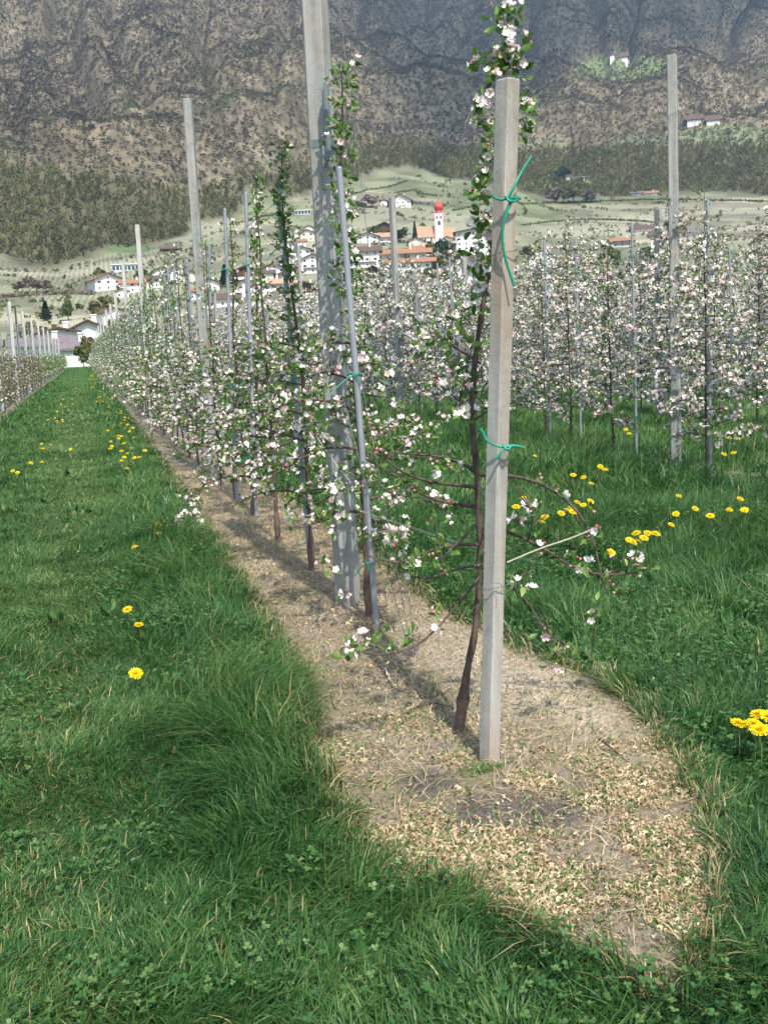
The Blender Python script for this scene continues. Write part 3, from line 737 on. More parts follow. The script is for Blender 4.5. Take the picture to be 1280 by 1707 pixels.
rowname = {'near': 'the front row', 'left': 'the left row', 'second': 'the second row', 'third': 'the third row', 'fourth': 'the fourth row', 'fifth': 'the fifth row', 'sixth': 'the sixth row', 'seventh': 'the seventh row', 'eighth': 'the eighth row'}
grp = {'near': GA, 'left': 'apple trees in the left row'}
order = {}
def desc(kind): return {'slim': 'slender pinkish apple tree', 'low': 'low brownish apple tree', 'mid': 'white-flowering apple tree', 'full': 'apple tree thick with blossom'}[kind]
rest = []
for q, (z, (x, y, kind, row, idx)) in enumerate(vis):
    order[row] = order.get(row, 0)+1; n = order[row]+(6 if row == 'near' else 0)
    if q >= 290: rest.append((x, y, kind, z)); continue
    level = 1 if z < 17 else 2
    pr = tree_proto(kind, level); p = pr[rng2.integers(len(pr))]
    if n <= len(ORD) and z < 45: lab = f"{desc(kind)}, {ORD[n-1]} from the camera in {rowname[row]}"
    else: lab = f"far-off {desc(kind)} merging into {rowname[row]}"
    t = thing('apple_tree', lab, 'apple tree', (x, y, 0), rng2.uniform(0, 6.28), grp.get(row, 'blossoming apple trees of the right-hand orchard'))
    s = rng2.uniform(.94, 1.06); t.scale = (s, s, s)
    link('trunk', p[0], t); link('foliage', p[1], t); link('blossom', p[2], t)
# all further trees read as one mass
far = {}
mbF = MB()
for (x, y, kind, z) in rest:
    pr = tree_proto(kind, 3); tr, fo, bl = pr[rng2.integers(len(pr))][3]
    a = rng2.uniform(0, 6.28); c, s = cos(a), sin(a); s2 = 1.0+(.25 if z > 60 else 0)
    for src, mo in ((fo, 0), (bl, 1), (tr, 4)):
        V = np.concatenate(src.v)
        if src is bl and z > 55: pass
        V = np.c_[V[:, 0]*c-V[:, 1]*s+x, V[:, 0]*s+V[:, 1]*c+y, V[:, 2]]
        base = mbF.n; mbF.v.append(V); mbF.a.append(np.concatenate(src.a)); mbF.n += len(V)
        for F_, m_ in zip(src.f, src.m):
            mbF.f.append(F_+base); mbF.m.append(np.minimum(m_+mo, 4) if mo != 4 else np.full(len(F_), 4))
o = mbF.build('orchard', [MT['leaf'], MT['petal'], MT['bud'], MT['stamen'], MT['bark']]); tag(o, 'distant blossoming orchard filling the valley floor beyond the nearer rows', None, None, 'stuff')
mbF = None

# ------------------------------------------------------------------ stakes with green ties
def stake_mesh(h):
    mb = MB(); an = np.arange(10)*2*pi/10; O = np.c_[np.cos(an), np.sin(an)]*.016
    prism(mb, O, [(-.05, 1, (0, 0)), (h-.01, 1, (0, 0)), (h, .85, (0, 0))]); return mb.mesh('stake', MT['galv'], False)
def tie_mesh(tail, rad=.024, th=.0035, seed=0):
    r_ = np.random.default_rng(seed); mb = MB(); t = np.linspace(0, 2*pi, 15)
    tube(mb, np.c_[rad*np.cos(t)*1.5-.012, rad*np.sin(t), .006*np.sin(t*2)], th, 5, 0, cap=False)
    d = r_.uniform(-1, 1, 2); P = [(-.012, -rad, 0)]
    for k in range(1, 5): P.append((-.012+d[0]*tail*k/4, -rad-.012*k/4, tail*(.5*d[1])*k/4-.25*tail*(k/4)**2))
    tube(mb, smooth_path(P, 8), th, 5, 0)
    P = [(-.012, -rad, 0), (-.02-d[0]*tail*.2, -rad-.01, -tail*.3)]; tube(mb, P, th, 5, 0)
    return mb.mesh('tie', MT['tie'], True)
STM = {h: stake_mesh(h) for h in (2.3, 2.5, 2.6, 2.68, 2.75)}
TIES = [tie_mesh(.09+.03*k, seed=k) for k in range(5)]
SK = bpy.data.meshes
def stake(x, y, lean, label, group, h=2.7, ties=(0.55, 1.25, 2.05), hh=None):
    t = thing('tree_stake', label, 'stake', (x, y, 0), 0, group)
    me = STM[min(STM, key=lambda q: abs(q-h))]
    t.rotation_euler = (lean[1], lean[0], 0)
    link('tube', me, t)
    for z in ties:
        o = link('tie', TIES[rng2.integers(5)], t); o.location = (0, 0, z+rng2.uniform(-.08, .08)); o.rotation_euler = (0, 0, rng2.uniform(-.6, .6))
    return t
GS = 'galvanised stakes along the near row'
st = [((628, 1045), (562, 242), 'galvanised stake tilting left against the wide concrete post, nearest of its row'),
      ((523, 950), (467, 300), 'galvanised stake behind the dark leafy leader left of the wide post'),
      ((427, 860), (410, 325), 'tallest-looking free galvanised stake with a rounded top, third of its row'),
      ((395, 835), (375, 352), 'galvanised stake with two green ties, fourth of its row'),
      ((338, 790), (349, 401), 'galvanised stake just right of the tall plain concrete post, fifth of its row')]
for (b_, t_, lab) in st:
    B = gpt(*b_); 
    if b_[0] == 338: B[0] = 1.40
    Tp = at_y(t_[0], t_[1], B[1]); lx = (Tp[0]-B[0])/Tp[2]
    stake(B[0], B[1]+(.1 if b_[0] == 523 else 0), (atan(lx), 0), lab, GS, Tp[2], ties=(.5, 1.2, 2.15) if b_[0] != 628 else (.32, 1.28))
ns = 5; k = 5; stakes = []
for y in row1[7:]: stakes.append((1.40, y, 'near'))
y = 23.0
while y < 110: stakes.append((-2.24, y, 'left')); y += 2.3
S2 = [(1189, 810, 1178, 332, 'galvanised stake on the bare soil strip at the far right, nearest of its row'), (1075, 757, 1052, 370, 'galvanised stake dark with bark beside it, left of the tall right-hand concrete post'),
      (985, 738, 958, 398, 'galvanised stake rising from tall grass, midway along the second row'), (917, 718, 906, 400, 'clean galvanised stake just right of the front post, standing in the grass')]
GS2 = 'galvanised stakes along the second row'
for a, b_, c, d_, lab in S2:
    dd = ray(c, d_); tt = (2.68-H)/dd[2]; Tp = EYE+dd*tt; Bx = gpt(a, b_)
    stake(Tp[0]+.03, Tp[1], (-.01, 0), lab, GS2, 2.68, ties=(.5, 1.5, 2.3))
tt = at_y(742, 398, 17.4); stake(5.9, 17.4, (-.02, 0), 'slightly taller galvanised stake seen left of the front post in the second row', GS2, 2.75, ties=(1.2,))
y = 18.6
while y < 110: stakes.append((6.02, y, 'second')); y += 1.15
for nm, xx in (('third', 9.45), ('fourth', 12.85)):
    y = 15.0
    while y < 60: stakes.append((xx, y, nm)); y += 2.3
vs = []
for s_ in stakes:
    a, b, z = pix([s_[0], s_[1], 2.0])
    if -20 < a < 1300: vs.append((z, s_))
vs.sort(key=lambda q: q[0]); cnt = {'near': 6, 'second': 5}
for z, (x, y, row) in vs[:280]:
    n = cnt[row] = cnt.get(row, 0)+1
    lab = f"grey galvanised stake, {ORD[n-1]} from the camera in {rowname[row]}" if n <= 25 else f"far-off grey galvanised stake among the trees of {rowname[row]}"
    stake(x+rng2.normal(0, .03), y, (rng2.normal(0, .015), rng2.normal(0, .015)), lab, {'near': GS, 'left': 'stakes along the left row', 'second': GS2}.get(row, 'stakes in the rows behind'), rng2.choice([2.6, 2.68, 2.75]), ties=(1.25, 2.1) if z < 35 else ())

# ------------------------------------------------------------------ concrete posts
def post_outline(wd, ch=.09, bulge=0):
    a = wd/2; c = wd*ch
    return [(-a, -a+c), (-a+c, -a), (a-c, -a), (a, -a+c), (a, a-c), (a-c, a), (-a+c, a), (-a, a-c)]
def post(label, x, y, h, wd, mat, lean=(0, 0), rz=0.0, taper=.92, group='concrete posts', hq=False):
    t = thing('concrete_post', label, 'post', (x, y, 0), 0, group)
    mb = MB(); n = 14 if hq else 3; lv = []
    for i in range(n+1):
        z = -.06+(h+.06)*i/n; u = max(z, 0)/h; j = rng2.normal(0, .0008, 2) if hq else (0, 0)
        lv.append((z, 1-(1-taper)*u, (lean[0]*u*h+j[0], lean[1]*u*h+j[1])))
    lv.append((h+.004, taper*.93, (lean[0]*h, lean[1]*h)))
    O = np.array(post_outline(wd)); c, s = cos(rz), sin(rz); O = O@np.array([[c, s], [-s, c]])
    prism(mb, O, lv); mb.build('shaft', mat, t)
    return t
def wire_loop(parent, z, wd, x=0, y=0, drop=0.03):
    mb = MB(); t = np.linspace(0, 2*pi, 21); r = wd*.64
    sq = lambda a: np.sign(a)*np.abs(a)**.55
    tube(mb, np.c_[x+r*.86*sq(np.cos(t)), y+r*.86*sq(np.sin(t)), z+drop*np.cos(t)], .0018, 5, 0, cap=False)
    mb.build('wire_loop', MT['wire'], parent, True)
B0 = gpt(815, 1268); T0 = at_y(846, 135, B0[1])
p0 = post('short stained concrete post in front with two green ties', B0[0], B0[1], T0[2], .053, MT['conc_front'], ((T0[0]-B0[0])/T0[2], 0), radians(-62), 1.12, 'concrete posts along the near row', True)
def pw(px, py, dy=-.045): return at_y(px, py, B0[1]+dy)-B0
def tie_thing(label, ringpx, tails):
    t = thing('tree_tie', label, 'tie', B0)
    mb = MB()
    front = [pw(a, b, dy) for a, b, dy in ringpx]
    tube(mb, smooth_path(front, 34), .0042, 7, 0, cap=False)
    for tl in tails: tube(mb, smooth_path([pw(a, b, dy) for a, b, dy in tl], 18), .0045, 7, 0)
    mb.build('cord', MT['tie'], t, True); return t
tie_thing('long green plastic tie high on the front post, tail hanging down', [(822, 328, -.03), (835, 333, -.058), (850, 330, -.072), (866, 331, -.045), (862, 329, .05), (845, 326, .15), (822, 326, .06), (822, 328, -.03)],
          [[(846, 333, -.072), (856, 312, -.078), (870, 285, -.07), (885, 262, -.07)], [(852, 332, -.072), (842, 362, -.074), (837, 392, -.07), (842, 430, -.066), (857, 477, -.07)], [(842, 327, -.07), (850, 336, -.082), (862, 333, -.06)]])
tie_thing('short knotted green plastic tie low on the front post, two stubby ends', [(806, 722, .03), (812, 735, -.03), (828, 743, -.058), (845, 746, -.066), (854, 745, -.03), (850, 742, .05), (830, 735, .2), (808, 722, .12), (806, 722, .03)],
          [[(840, 745, -.068), (858, 743, -.07), (874, 747, -.07)], [(843, 744, -.068), (835, 754, -.07), (826, 765, -.068)], [(806, 722, .03), (801, 716, .05), (798, 718, .1)], [(838, 741, -.066), (845, 750, -.078), (852, 743, -.07)]])
# thin wires round the front post
for z_, nm in ((.62, 'a'), (1.72, 'b')):
    u = z_; wire_loop(p0, z_, .082, (T0[0]-B0[0])/T0[2]*z_, 0, .008)
mb = MB(); tube(mb, smooth_path([pw(808, 960, -.045), pw(822, 972, -.06), pw(832, 972, -.07), pw(838, 980, -.085), pw(833, 990, -.08)], 12), .0012, 4)
mb.build('wire_end', MT['wire'], p0, True)

p2 = post('wide pale grey concrete post running out of the top of the photo', 1.34, 6.0, 4.35, .120, MT['conc'], (-.004, 0), radians(-32), .93, 'concrete posts along the near row', True)
# bracket strapping the stake to the wide post
def P2(px, py, Y): return at_y(px, py, Y)
br = thing('strap_bracket', 'grey metal strap and bolted plate clamping the stake to the wide post', 'bracket', (1.34, 6.0, 2.4))
cz = at_y(530, 238, 5.93); zb = cz[2]-2.4
mb = MB(); O = np.array(post_outline(.128)); c, s = cos(radians(-32)), sin(radians(-32)); O = O@np.array([[c, s], [-s, c]])
Oi = O; k8 = len(O)
V = np.concatenate([np.c_[O, np.full(k8, zb-.022)], np.c_[O, np.full(k8, zb+.022)], np.c_[O*.96, np.full(k8, zb+.022)], np.c_[O*.96, np.full(k8, zb-.022)]])
Fq = [(l*k8+j, l*k8+(j+1) % k8, ((l+1) % 4)*k8+(j+1) % k8, ((l+1) % 4)*k8+j) for l in range(4) for j in range(k8)]
mb.add(V, Fq); mb.build('strap', MT['strap'], br)
q0 = at_y(541, 245, 5.86)-np.array([1.34, 6.0, 2.4]); q1 = at_y(545, 272, 5.86)-np.array([1.34, 6.0, 2.4])
mb = MB(); box(mb, q0[0]-.014, q0[0]+.014, q0[1]-.008, q0[1]+.012, q1[2]-.02, q0[2]+.06); mb.build('plate', MT['galv'], br)
mb = MB(); an = np.arange(6)*pi/3
for zz_ in (q1[2], q0[2]+.03):
    V = np.concatenate([np.c_[q0[0]+.009*np.cos(an), np.full(6, q0[1]-.024), zz_+.009*np.sin(an)], np.c_[q0[0]+.009*np.cos(an), np.full(6, q0[1]-.008), zz_+.009*np.sin(an)]])
    mb.add(V, [(j, (j+1) % 6, 6+(j+1) % 6, 6+j) for j in range(6)]); mb.add(V[:6], [list(range(6))])
mb.build('bolt', MT['wire'], br)
mb = MB(); qa = at_y(549, 268, 5.84)-np.array([1.34, 6.0, 2.4]); qb = at_y(542, 140, 5.84)-np.array([1.34, 6.0, 2.4]); an = np.arange(10)*2*pi/10; O = np.c_[np.cos(an), np.sin(an)]*.019
V = np.concatenate([np.c_[O+qa[:2], np.full(10, qa[2])], np.c_[O+qb[:2], qb[2]+.035*np.cos(an-.4)]]); mb.add(V, [(j, (j+1) % 10, 10+(j+1) % 10, 10+j) for j in range(10)]); mb.add(V[10:], [list(range(10))]); mb.add(V[:10], [list(range(10))[::-1]]); mb.build('bar', MT['strap'], br)

posts1 = [(12.9, 4.2, (319, 170), 'tall plain concrete post left of centre, third in its row'), (24.8, 4.16, None, 'pale concrete post rising over the village houses, fourth in its row'), (33.9, 4.1, None, 'pale concrete post left of the fourth, fifth in its row'),
          (43.4, 3.75, None, 'pale concrete post sixth in its row'), (51.5, 3.7, None, 'pale concrete post seventh in its row'), (61, 3.8, None, 'pale concrete post eighth in its row'), (71, 3.8, None, 'pale concrete post ninth in its row'),
          (81, 3.8, None, 'pale concrete post tenth in its row'), (92, 3.8, None, 'small far concrete post eleventh in its row'), (104, 3.8, None, 'small far concrete post twelfth in its row'), (118, 3.8, None, 'tiny far concrete post thirteenth in its row')]
for i, (y, h, tp, lab) in enumerate(posts1):
    pp = post(lab, 1.36+.012*min(i, 10), y, h, .098, MT['conc'] if i == 0 else MT['conc_pale'], rz=radians(-20), group='concrete posts along the near row')
    if i == 0: wire_loop(pp, 3.72, .12); wire_loop(pp, 2.35, .12)
yl = [33.5, 41.5, 50.4, 59, 68, 77, 87, 98, 110, 124]
for i, y in enumerate(yl): post(f"pale concrete post above the low brownish trees, {ORD[i]} of the left row", -2.3, y, 3.45, .115, MT['conc_pale'], group='concrete posts along the left row', rz=.3)
post('short dark-capped wooden-looking post between the first two of the left row', -2.5, 49.0, 3.6, .08, MT['bark'], group='concrete posts along the left row')
pr_ = post('tall plain concrete post on the right against the mountain', 6.08, 10.7, 4.2, .102, MT['conc'], (-.004, 0), radians(-38), group='concrete posts along the second row'); wire_loop(pr_, 3.62, .13, drop=.02); wire_loop(pr_, 1.95, .13)
for i, y in enumerate([20.9, 30.5, 40.5, 50.5, 61, 72, 84]):
    post('slim grey concrete post left of the church tower in the second row' if i == 0 else f"grey concrete post {ORD[i+1]} in the second row", 5.92, y, 4.15, .11, MT['conc'], rz=.4, group='concrete posts along the second row')
post('weathered concrete post half sunk in blossom left of the tall right-hand post', 9.5, 17.2, 3.42, .15, MT['conc'], rz=.2, group='concrete posts in the third row')
for i, y in enumerate([27, 37, 47, 58, 70]): post(f"grey concrete post {ORD[i+1]} in the third row", 9.45, y, 3.5, .11, MT['conc'], rz=.2, group='concrete posts in the third row')

# row wires
def row_wire(label, x, h, ys, sag=.03):
    mb = MB(); P = []
    for a, b in zip(ys[:-1], ys[1:]):
        for t in np.linspace(0, 1, 6)[:-1]: P.append((x, a+(b-a)*t, h-sag*4*t*(1-t)))
    P.append((x, ys[-1], h)); tube(mb, P, .0022, 4); tag(mb.build('trellis_wire', MT['wire'], None, True), label, 'wire', 'wires strung along the rows')
row_wire('thin top wire running from the wide post to the tall plain post', 1.41, 3.72, [6.0, 12.9, 24.8, 33.9, 43.4, 51.5, 61, 71, 81])
row_wire('lower wire through the stake tops behind the strap bracket', 1.30, 2.40, [6.0, 12.9, 24.8, 33.9, 43.4, 51.5, 61])
row_wire('thin dark wire meeting the tall right-hand post near the two farmhouses', 6.02, 3.62, [1.0, 10.7, 20.9, 30.5, 40.5])
row_wire('low wire along the second row behind the blossom', 6.03, 2.38, [3.0, 10.7, 20.9, 30.5])

# anchor cables and twine
an0 = gpt(690, 1098)
mb = MB()
for dx, dy_, top in ((0, 0, (1.30, 5.95, 2.35)), (.012, .01, (1.36, 5.93, 4.2)), (-.01, .005, (1.25, 5.5, 1.2))):
    P = smooth_path([an0+[dx, dy_, -.03], an0*.55+np.array(top)*.45+[dx, .0, 0.02], np.array(top)], 14); tube(mb, P, .0016, 4)
for q in range(5):
    t = np.linspace(0, 2*pi, 12); tube(mb, np.c_[an0[0]+(.018+.004*q)*np.cos(t), an0[1]+.012*np.sin(t+q), .03+.02*q+.012*np.sin(2*t)], .0016, 4, cap=False)
tag(mb.build('anchor_cable', MT['wire'], None, True), 'thin steel anchor wires twisted into the soil beside the wide post', 'wire')
mb = MB(); P = smooth_path([at_y(600, 852, 5.3), at_y(660, 872, 4.7), at_y(740, 898, 4.1), at_y(835, 925, 3.7)], 20)
tube(mb, P, .0013, 5); tube(mb, P+rng.normal(0, .0012, P.shape)+[0, 0, .003], .0012, 5)
tag(mb.build('twine', MT['twine'], None, True), 'cream twine slanting down behind the front post on the left', 'twine')
mb = MB(); P = smooth_path([at_y(845, 938, 3.7), at_y(900, 915, 3.72), at_y(950, 898, 3.72), at_y(987, 883, 3.70)], 14); tube(mb, P, .0013, 5); tube(mb, P+[0, 0, .003], .0012, 5)
tag(mb.build('twine', MT['twine'], None, True), 'cream twine tying back the arched limb right of the front post', 'twine')
mb = MB(); P = smooth_path([at_y(520, 715, 5.9), at_y(550, 760, 5.7), at_y(585, 805, 5.5)], 10); tube(mb, P, .002, 5)
tag(mb.build('twine', MT['twine'], None, True), 'short cream twine crossing in front of the wide post', 'twine')

# ------------------------------------------------------------------ dandelions
def dandelion_meshes():
    out = []
    for q in range(4):
        r_ = np.random.default_rng(q); mb = MB()
        for ring, (n, el, ln) in enumerate([(22, .10, 1.0), (20, .38, .88), (16, .75, .7), (12, 1.1, .5)]):
            a = np.arange(n)*2*pi/n+r_.uniform(0, 1)+r_.normal(0, .05, n)
            L_ = ln*r_.uniform(.85, 1.1, n); e = el+r_.normal(0, .08, n)
            tip = np.c_[np.cos(a)*np.cos(e)*L_, np.sin(a)*np.cos(e)*L_, np.sin(e)*L_*.6+.06*ring]
            w_ = .075; s_ = np.c_[-np.sin(a), np.cos(a), 0*a]*w_
            b_ = tip*.12+[0, 0, .03]; V = np.stack([b_-s_*.5, tip-s_, tip+s_, b_+s_*.5], 1).reshape(-1, 3)
            mb.add(V, np.arange(len(V)).reshape(-1, 4), 0, .85-.2*ring+.0*V[:, 0])
        out.append(mb.mesh('flower_head', MT['yellow']))
    return out
DH = dandelion_meshes()
mb = MB(); tube(mb, smooth_path([(0, 0, -.02), (.006, .002, .06), (0, 0, .125)], 8), .0022, 5); DS = mb.mesh('stem', MT['stem'], True)
dpx = [(1230, 1206, 'leftmost of the clump at the right edge'), (1256, 1208, 'between the leftmost and the rear head of the clump at the right edge'), (1263, 1191, 'rearmost of the clump at the right edge'), (1266, 1217, 'lowest and largest of the clump at the right edge'), (1279, 1195, 'cut by the right edge of the photo'),
       (872, 830, ''), (860, 845, ''), (908, 862, ''), (902, 870, ''), (935, 856, ''), (945, 850, ''), (955, 853, ''), (962, 838, ''), (972, 842, ''), (984, 836, ''), (952, 846, ''),
       (1048, 900, ''), (1060, 889, ''), (1062, 902, ''), (1073, 897, ''), (1079, 889, ''), (1092, 890, ''), (1054, 904, ''), (1017, 921, ''), (955, 792, ''), (985, 806, ''), (1000, 778, ''), (972, 796, ''), (1008, 783, ''), (891, 760, ''),
       (1131, 827, ''), (1158, 848, ''), (1183, 860, ''), (1215, 850, ''), (1240, 850, ''), (1233, 832, ''), (1126, 857, ''), (1043, 716, ''), (1048, 723, ''), (1195, 727, ''), (1215, 730, ''), (1230, 732, ''), (1206, 757, ''), (1222, 755, ''), (1240, 852, ''), (900, 682, ''), (1118, 875, ''), (1135, 735, ''),
       (265, 875, 'on its own left of the low white blossoms'), (265, 889, 'just in front of another left of the low blossoms'), (225, 912, ''), (213, 1016, ''), (232, 1042, ''), (227, 1123, 'alone in the short turf of the aisle'),
       (213, 756, ''), (203, 768, ''), (212, 781, ''), (187, 744, ''), (201, 727, ''), (205, 740, ''), (180, 718, ''), (70, 740, ''), (72, 748, ''), (85, 741, ''), (118, 749, ''), (52, 772, ''), (70, 770, ''), (30, 788, ''), (22, 785, '')]
r3 = np.random.default_rng(12)
auto = []
for q in range(58):     # the line of flowers down the right of the aisle and the patch in its middle
    Y = 15+75*r3.random()**1.5; auto.append(((.72 if 20 < Y < 34 else .5)+r3.normal(0, .12), Y))
for q in range(14):
    Y = 24+20*r3.random(); auto.append((-.62+r3.normal(0, .15), Y))
GD = 'dandelions flowering in the grass'
def dandelion(x, y, h, label, sc=1.0):
    t = thing('dandelion', label, 'dandelion', (x, y, 0), r3.uniform(0, 6.28), GD)
    o = link('stem', DS, t); o.scale = (1, 1, h/.125)
    o = link('flower_head', DH[r3.integers(4)], t); o.location = (0, 0, h); s = r3.uniform(.021, .028)*sc; o.scale = (s, s, s*.9)
    o.rotation_euler = (r3.uniform(.1, .6), r3.uniform(-.3, .3), 0) 
    t.rotation_euler = (0, 0, r3.uniform(-.5, .5))
regions = lambda a, b: ('in the grass just right of the front post' if a < 1000 and b > 815 else 'in the dense yellow cluster right of the arched limb' if a < 1110 and b > 870 else 'in the far grass before the stakes' if b < 770 and a > 600 else 'in the weedy grass at the foot of the second row' if a > 1100 else 'in the long grass in the middle right' if a > 600 else 'on the right verge of the aisle' if a > 150 else 'on the left side of the aisle')
cn = {}
for (a, b, lab) in dpx:
    if not lab:
        rg = regions(a, b); n = cn[rg] = cn.get(rg, 0)+1; lab = None
    h = .15 if a > 1200 and b > 1100 else (.17 if a > 600 else .09); P = gpt(a, b, h)
    if lab: lab = 'yellow dandelion '+lab
    dandelion(P[0], P[1], h-float(0), lab or f"dandelion {rg}, {ORD[n-1]} listed from the left", 1.35 if P[1] < 5 else 1.15)
for k_, (x, y) in enumerate(auto): dandelion(x, y, .09, 'small yellow dandelion in the trail down the right verge of the aisle' if x > 0 else 'small yellow dandelion in the loose patch down the middle of the aisle', 1.25)
# relabel the ordinal ones by real left-to-right order
grp_ = {}
for o in SC.objects:
    l = o.get('label', '')
    if 'listed from the left' in l:
        grp_.setdefault(l.split(',')[0], []).append(o)
for rg, os_ in grp_.items():
    os_.sort(key=lambda o: float(pix(np.array(o.location)+[0, 0, .1])[0]))
    for i, o in enumerate(os_): o['label'] = f"{rg}, {ORD[i]} from the left" if len(os_) > 1 else rg

# ------------------------------------------------------------------ grass, litter, weeds
def blades(mb, x, y, h, wd, lean, phi, tint, segs=3, z0=None):
    n = len(x); z = hfun(x, y)-.006 if z0 is None else z0
    dx, dy = np.cos(phi), np.sin(phi); a = rng.uniform(0, pi, n); wx, wy = np.cos(a)*wd/2, np.sin(a)*wd/2
    ts = np.linspace(0, 1, segs+1); V = []
    for t in ts[:-1]:
        cx = x+dx*lean*h*t**1.8; cy = y+dy*lean*h*t**1.8; cz = z+h*(t-.38*np.minimum(lean, 1.6)*t*t)
        wv = 1-.45*t
        V += [np.c_[cx-wx*wv, cy-wy*wv, cz], np.c_[cx+wx*wv, cy+wy*wv, cz]]
    V.append(np.c_[x+dx*lean*h, y+dy*lean*h, z+h*(1-.38*np.minimum(lean, 1.6))])
    V = np.stack(V, 1); nv = V.shape[1]
    b_ = (np.arange(n)*nv)[:, None]
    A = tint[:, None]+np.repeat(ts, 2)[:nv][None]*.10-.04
    F4 = np.concatenate([b_+np.array([[2*s, 2*s+1, 2*s+3, 2*s+2]]) for s in range(segs-1)]) if segs > 1 else None
    F3 = b_+np.array([[2*segs-2, 2*segs-1, 2*segs]])
    base = mb.n
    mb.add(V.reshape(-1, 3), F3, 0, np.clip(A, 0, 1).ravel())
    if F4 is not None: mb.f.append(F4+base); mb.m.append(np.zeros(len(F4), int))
def wedge(n, z0, z1, m=60):
    """random ground points seen by the camera between two depths"""
    px = rng.uniform(-m*1.5, 1280+m*1.5, n*2); u = rng.random(n*2); r = np.sqrt(z0*z0+u*(z1*z1-z0*z0))
    d = Fv[None]+Rv[None]*((px-640)/FPX)[:, None]; d[:, 2] = 0; d = norm(d)
    x = d[:, 0]*r; y = d[:, 1]*r
    a, b, z = pix(np.c_[x, y, 0*x]); k = (a > -m*2) & (a < 1280+m*2) & (b < 1707+230)
    return x[k][:n], y[k][:n]
def hmap(x, y):
    h = .055+.05*fbm(x/.5, y/.5, 131, 3)
    h = h+.10*np.exp(-((x-.52)/.22)**2)*sstep(2.9, 3.6, y)*(.5+fbm(x/.4, y/.7, 132, 2))*np.where(y > 9, .5, 1)
    h = h+.10*np.exp(-((x-2.2)/.25)**2)*sstep(4.6, 5.2, y)
    h = h+.17*np.exp(-((x-5.35)/.5)**2)*sstep(7, 9, y)*(fbm(x/.8, y/.8, 133, 2)+.3)+.06*(x > 3)
    h = h-.035*np.exp(-((x+.3)/.35)**2)-.02*np.exp(-((x-.1)/.15)**2)
    h = h+.05*(x < -1.5)
    return np.maximum(h, .03)
def grass_zone(mb, n, z0, z1, wd, hs=1.0, segs=3):
    x, y = wedge(n, z0, z1); s = strip_all(x, y)
    s1 = strip1(x, y) > .02
    green = s < 0
    k = green | (rng.random(len(x)) < np.where(s1, .05, np.where(y < 12, .12, .35))); x, y, s, green, s1 = x[k], y[k], s[k], green[k], s1[k]
    clump = fbm(x/.14, y/.14, 141, 3); big = fbm(x/1.1, y/1.1, 142, 3); m = len(x)
    keep = rng.random(m) < .35+1.1*clump; x, y, s, green, clump, big, s1 = [q[keep] for q in (x, y, s, green, clump, big, s1)]; m = len(x)
    h = hmap(x, y)*hs*rng.uniform(.5, 1.45, m)*(.6+.8*clump); h = np.where(green, h, h*.5)
    flow = fbm(x/.55, y/.55, 143, 2)*9+fbm(x/.12, y/.12, 146, 1)*3; phi = flow+rng.normal(0, .9, m)
    lean = np.abs(rng.normal(.75, .45, m))
    tint = .41+(big-.5)*.4+(clump-.5)*.42+rng.normal(0, .13, m)+.09*sstep(6, 14, y)
    tint = tint+.11*np.exp(-((x+.35)/.45)**2)+.08*np.exp(-((x-.55)/.3)**2)*(y < 9)+.01; tint = np.clip(tint, 0, .78)
    dead = rng.random(m) < .012+.5*sstep(-.14, .03, s)*(x < 3)*(x > 0)+.10*np.exp(-((x+.25)/.2)**2)
    tint = np.where(dead, rng.uniform(.8, .98, m), tint)
    blades(mb, x, y, h, wd*rng.uniform(.6, 1.5, m), lean, phi, tint, segs)
rng = np.random.default_rng(77)
mb = MB()
grass_zone(mb, 125000, 1.95, 4.6, .0042, 1.0, 3)
grass_zone(mb, 120000, 4.6, 9.5, .0055, 1.0, 3)
grass_zone(mb, 110000, 9.5, 22, .011, 1.05, 2)
grass_zone(mb, 80000, 22, 60, .032, 1.15, 2)
grass_zone(mb, 30000, 60, 160, .09, 1.4, 1)
tag(mb.build('grass', MT['grass'], None, True), 'dense green meadow grass of the aisles', None, None, 'stuff'); mb = None
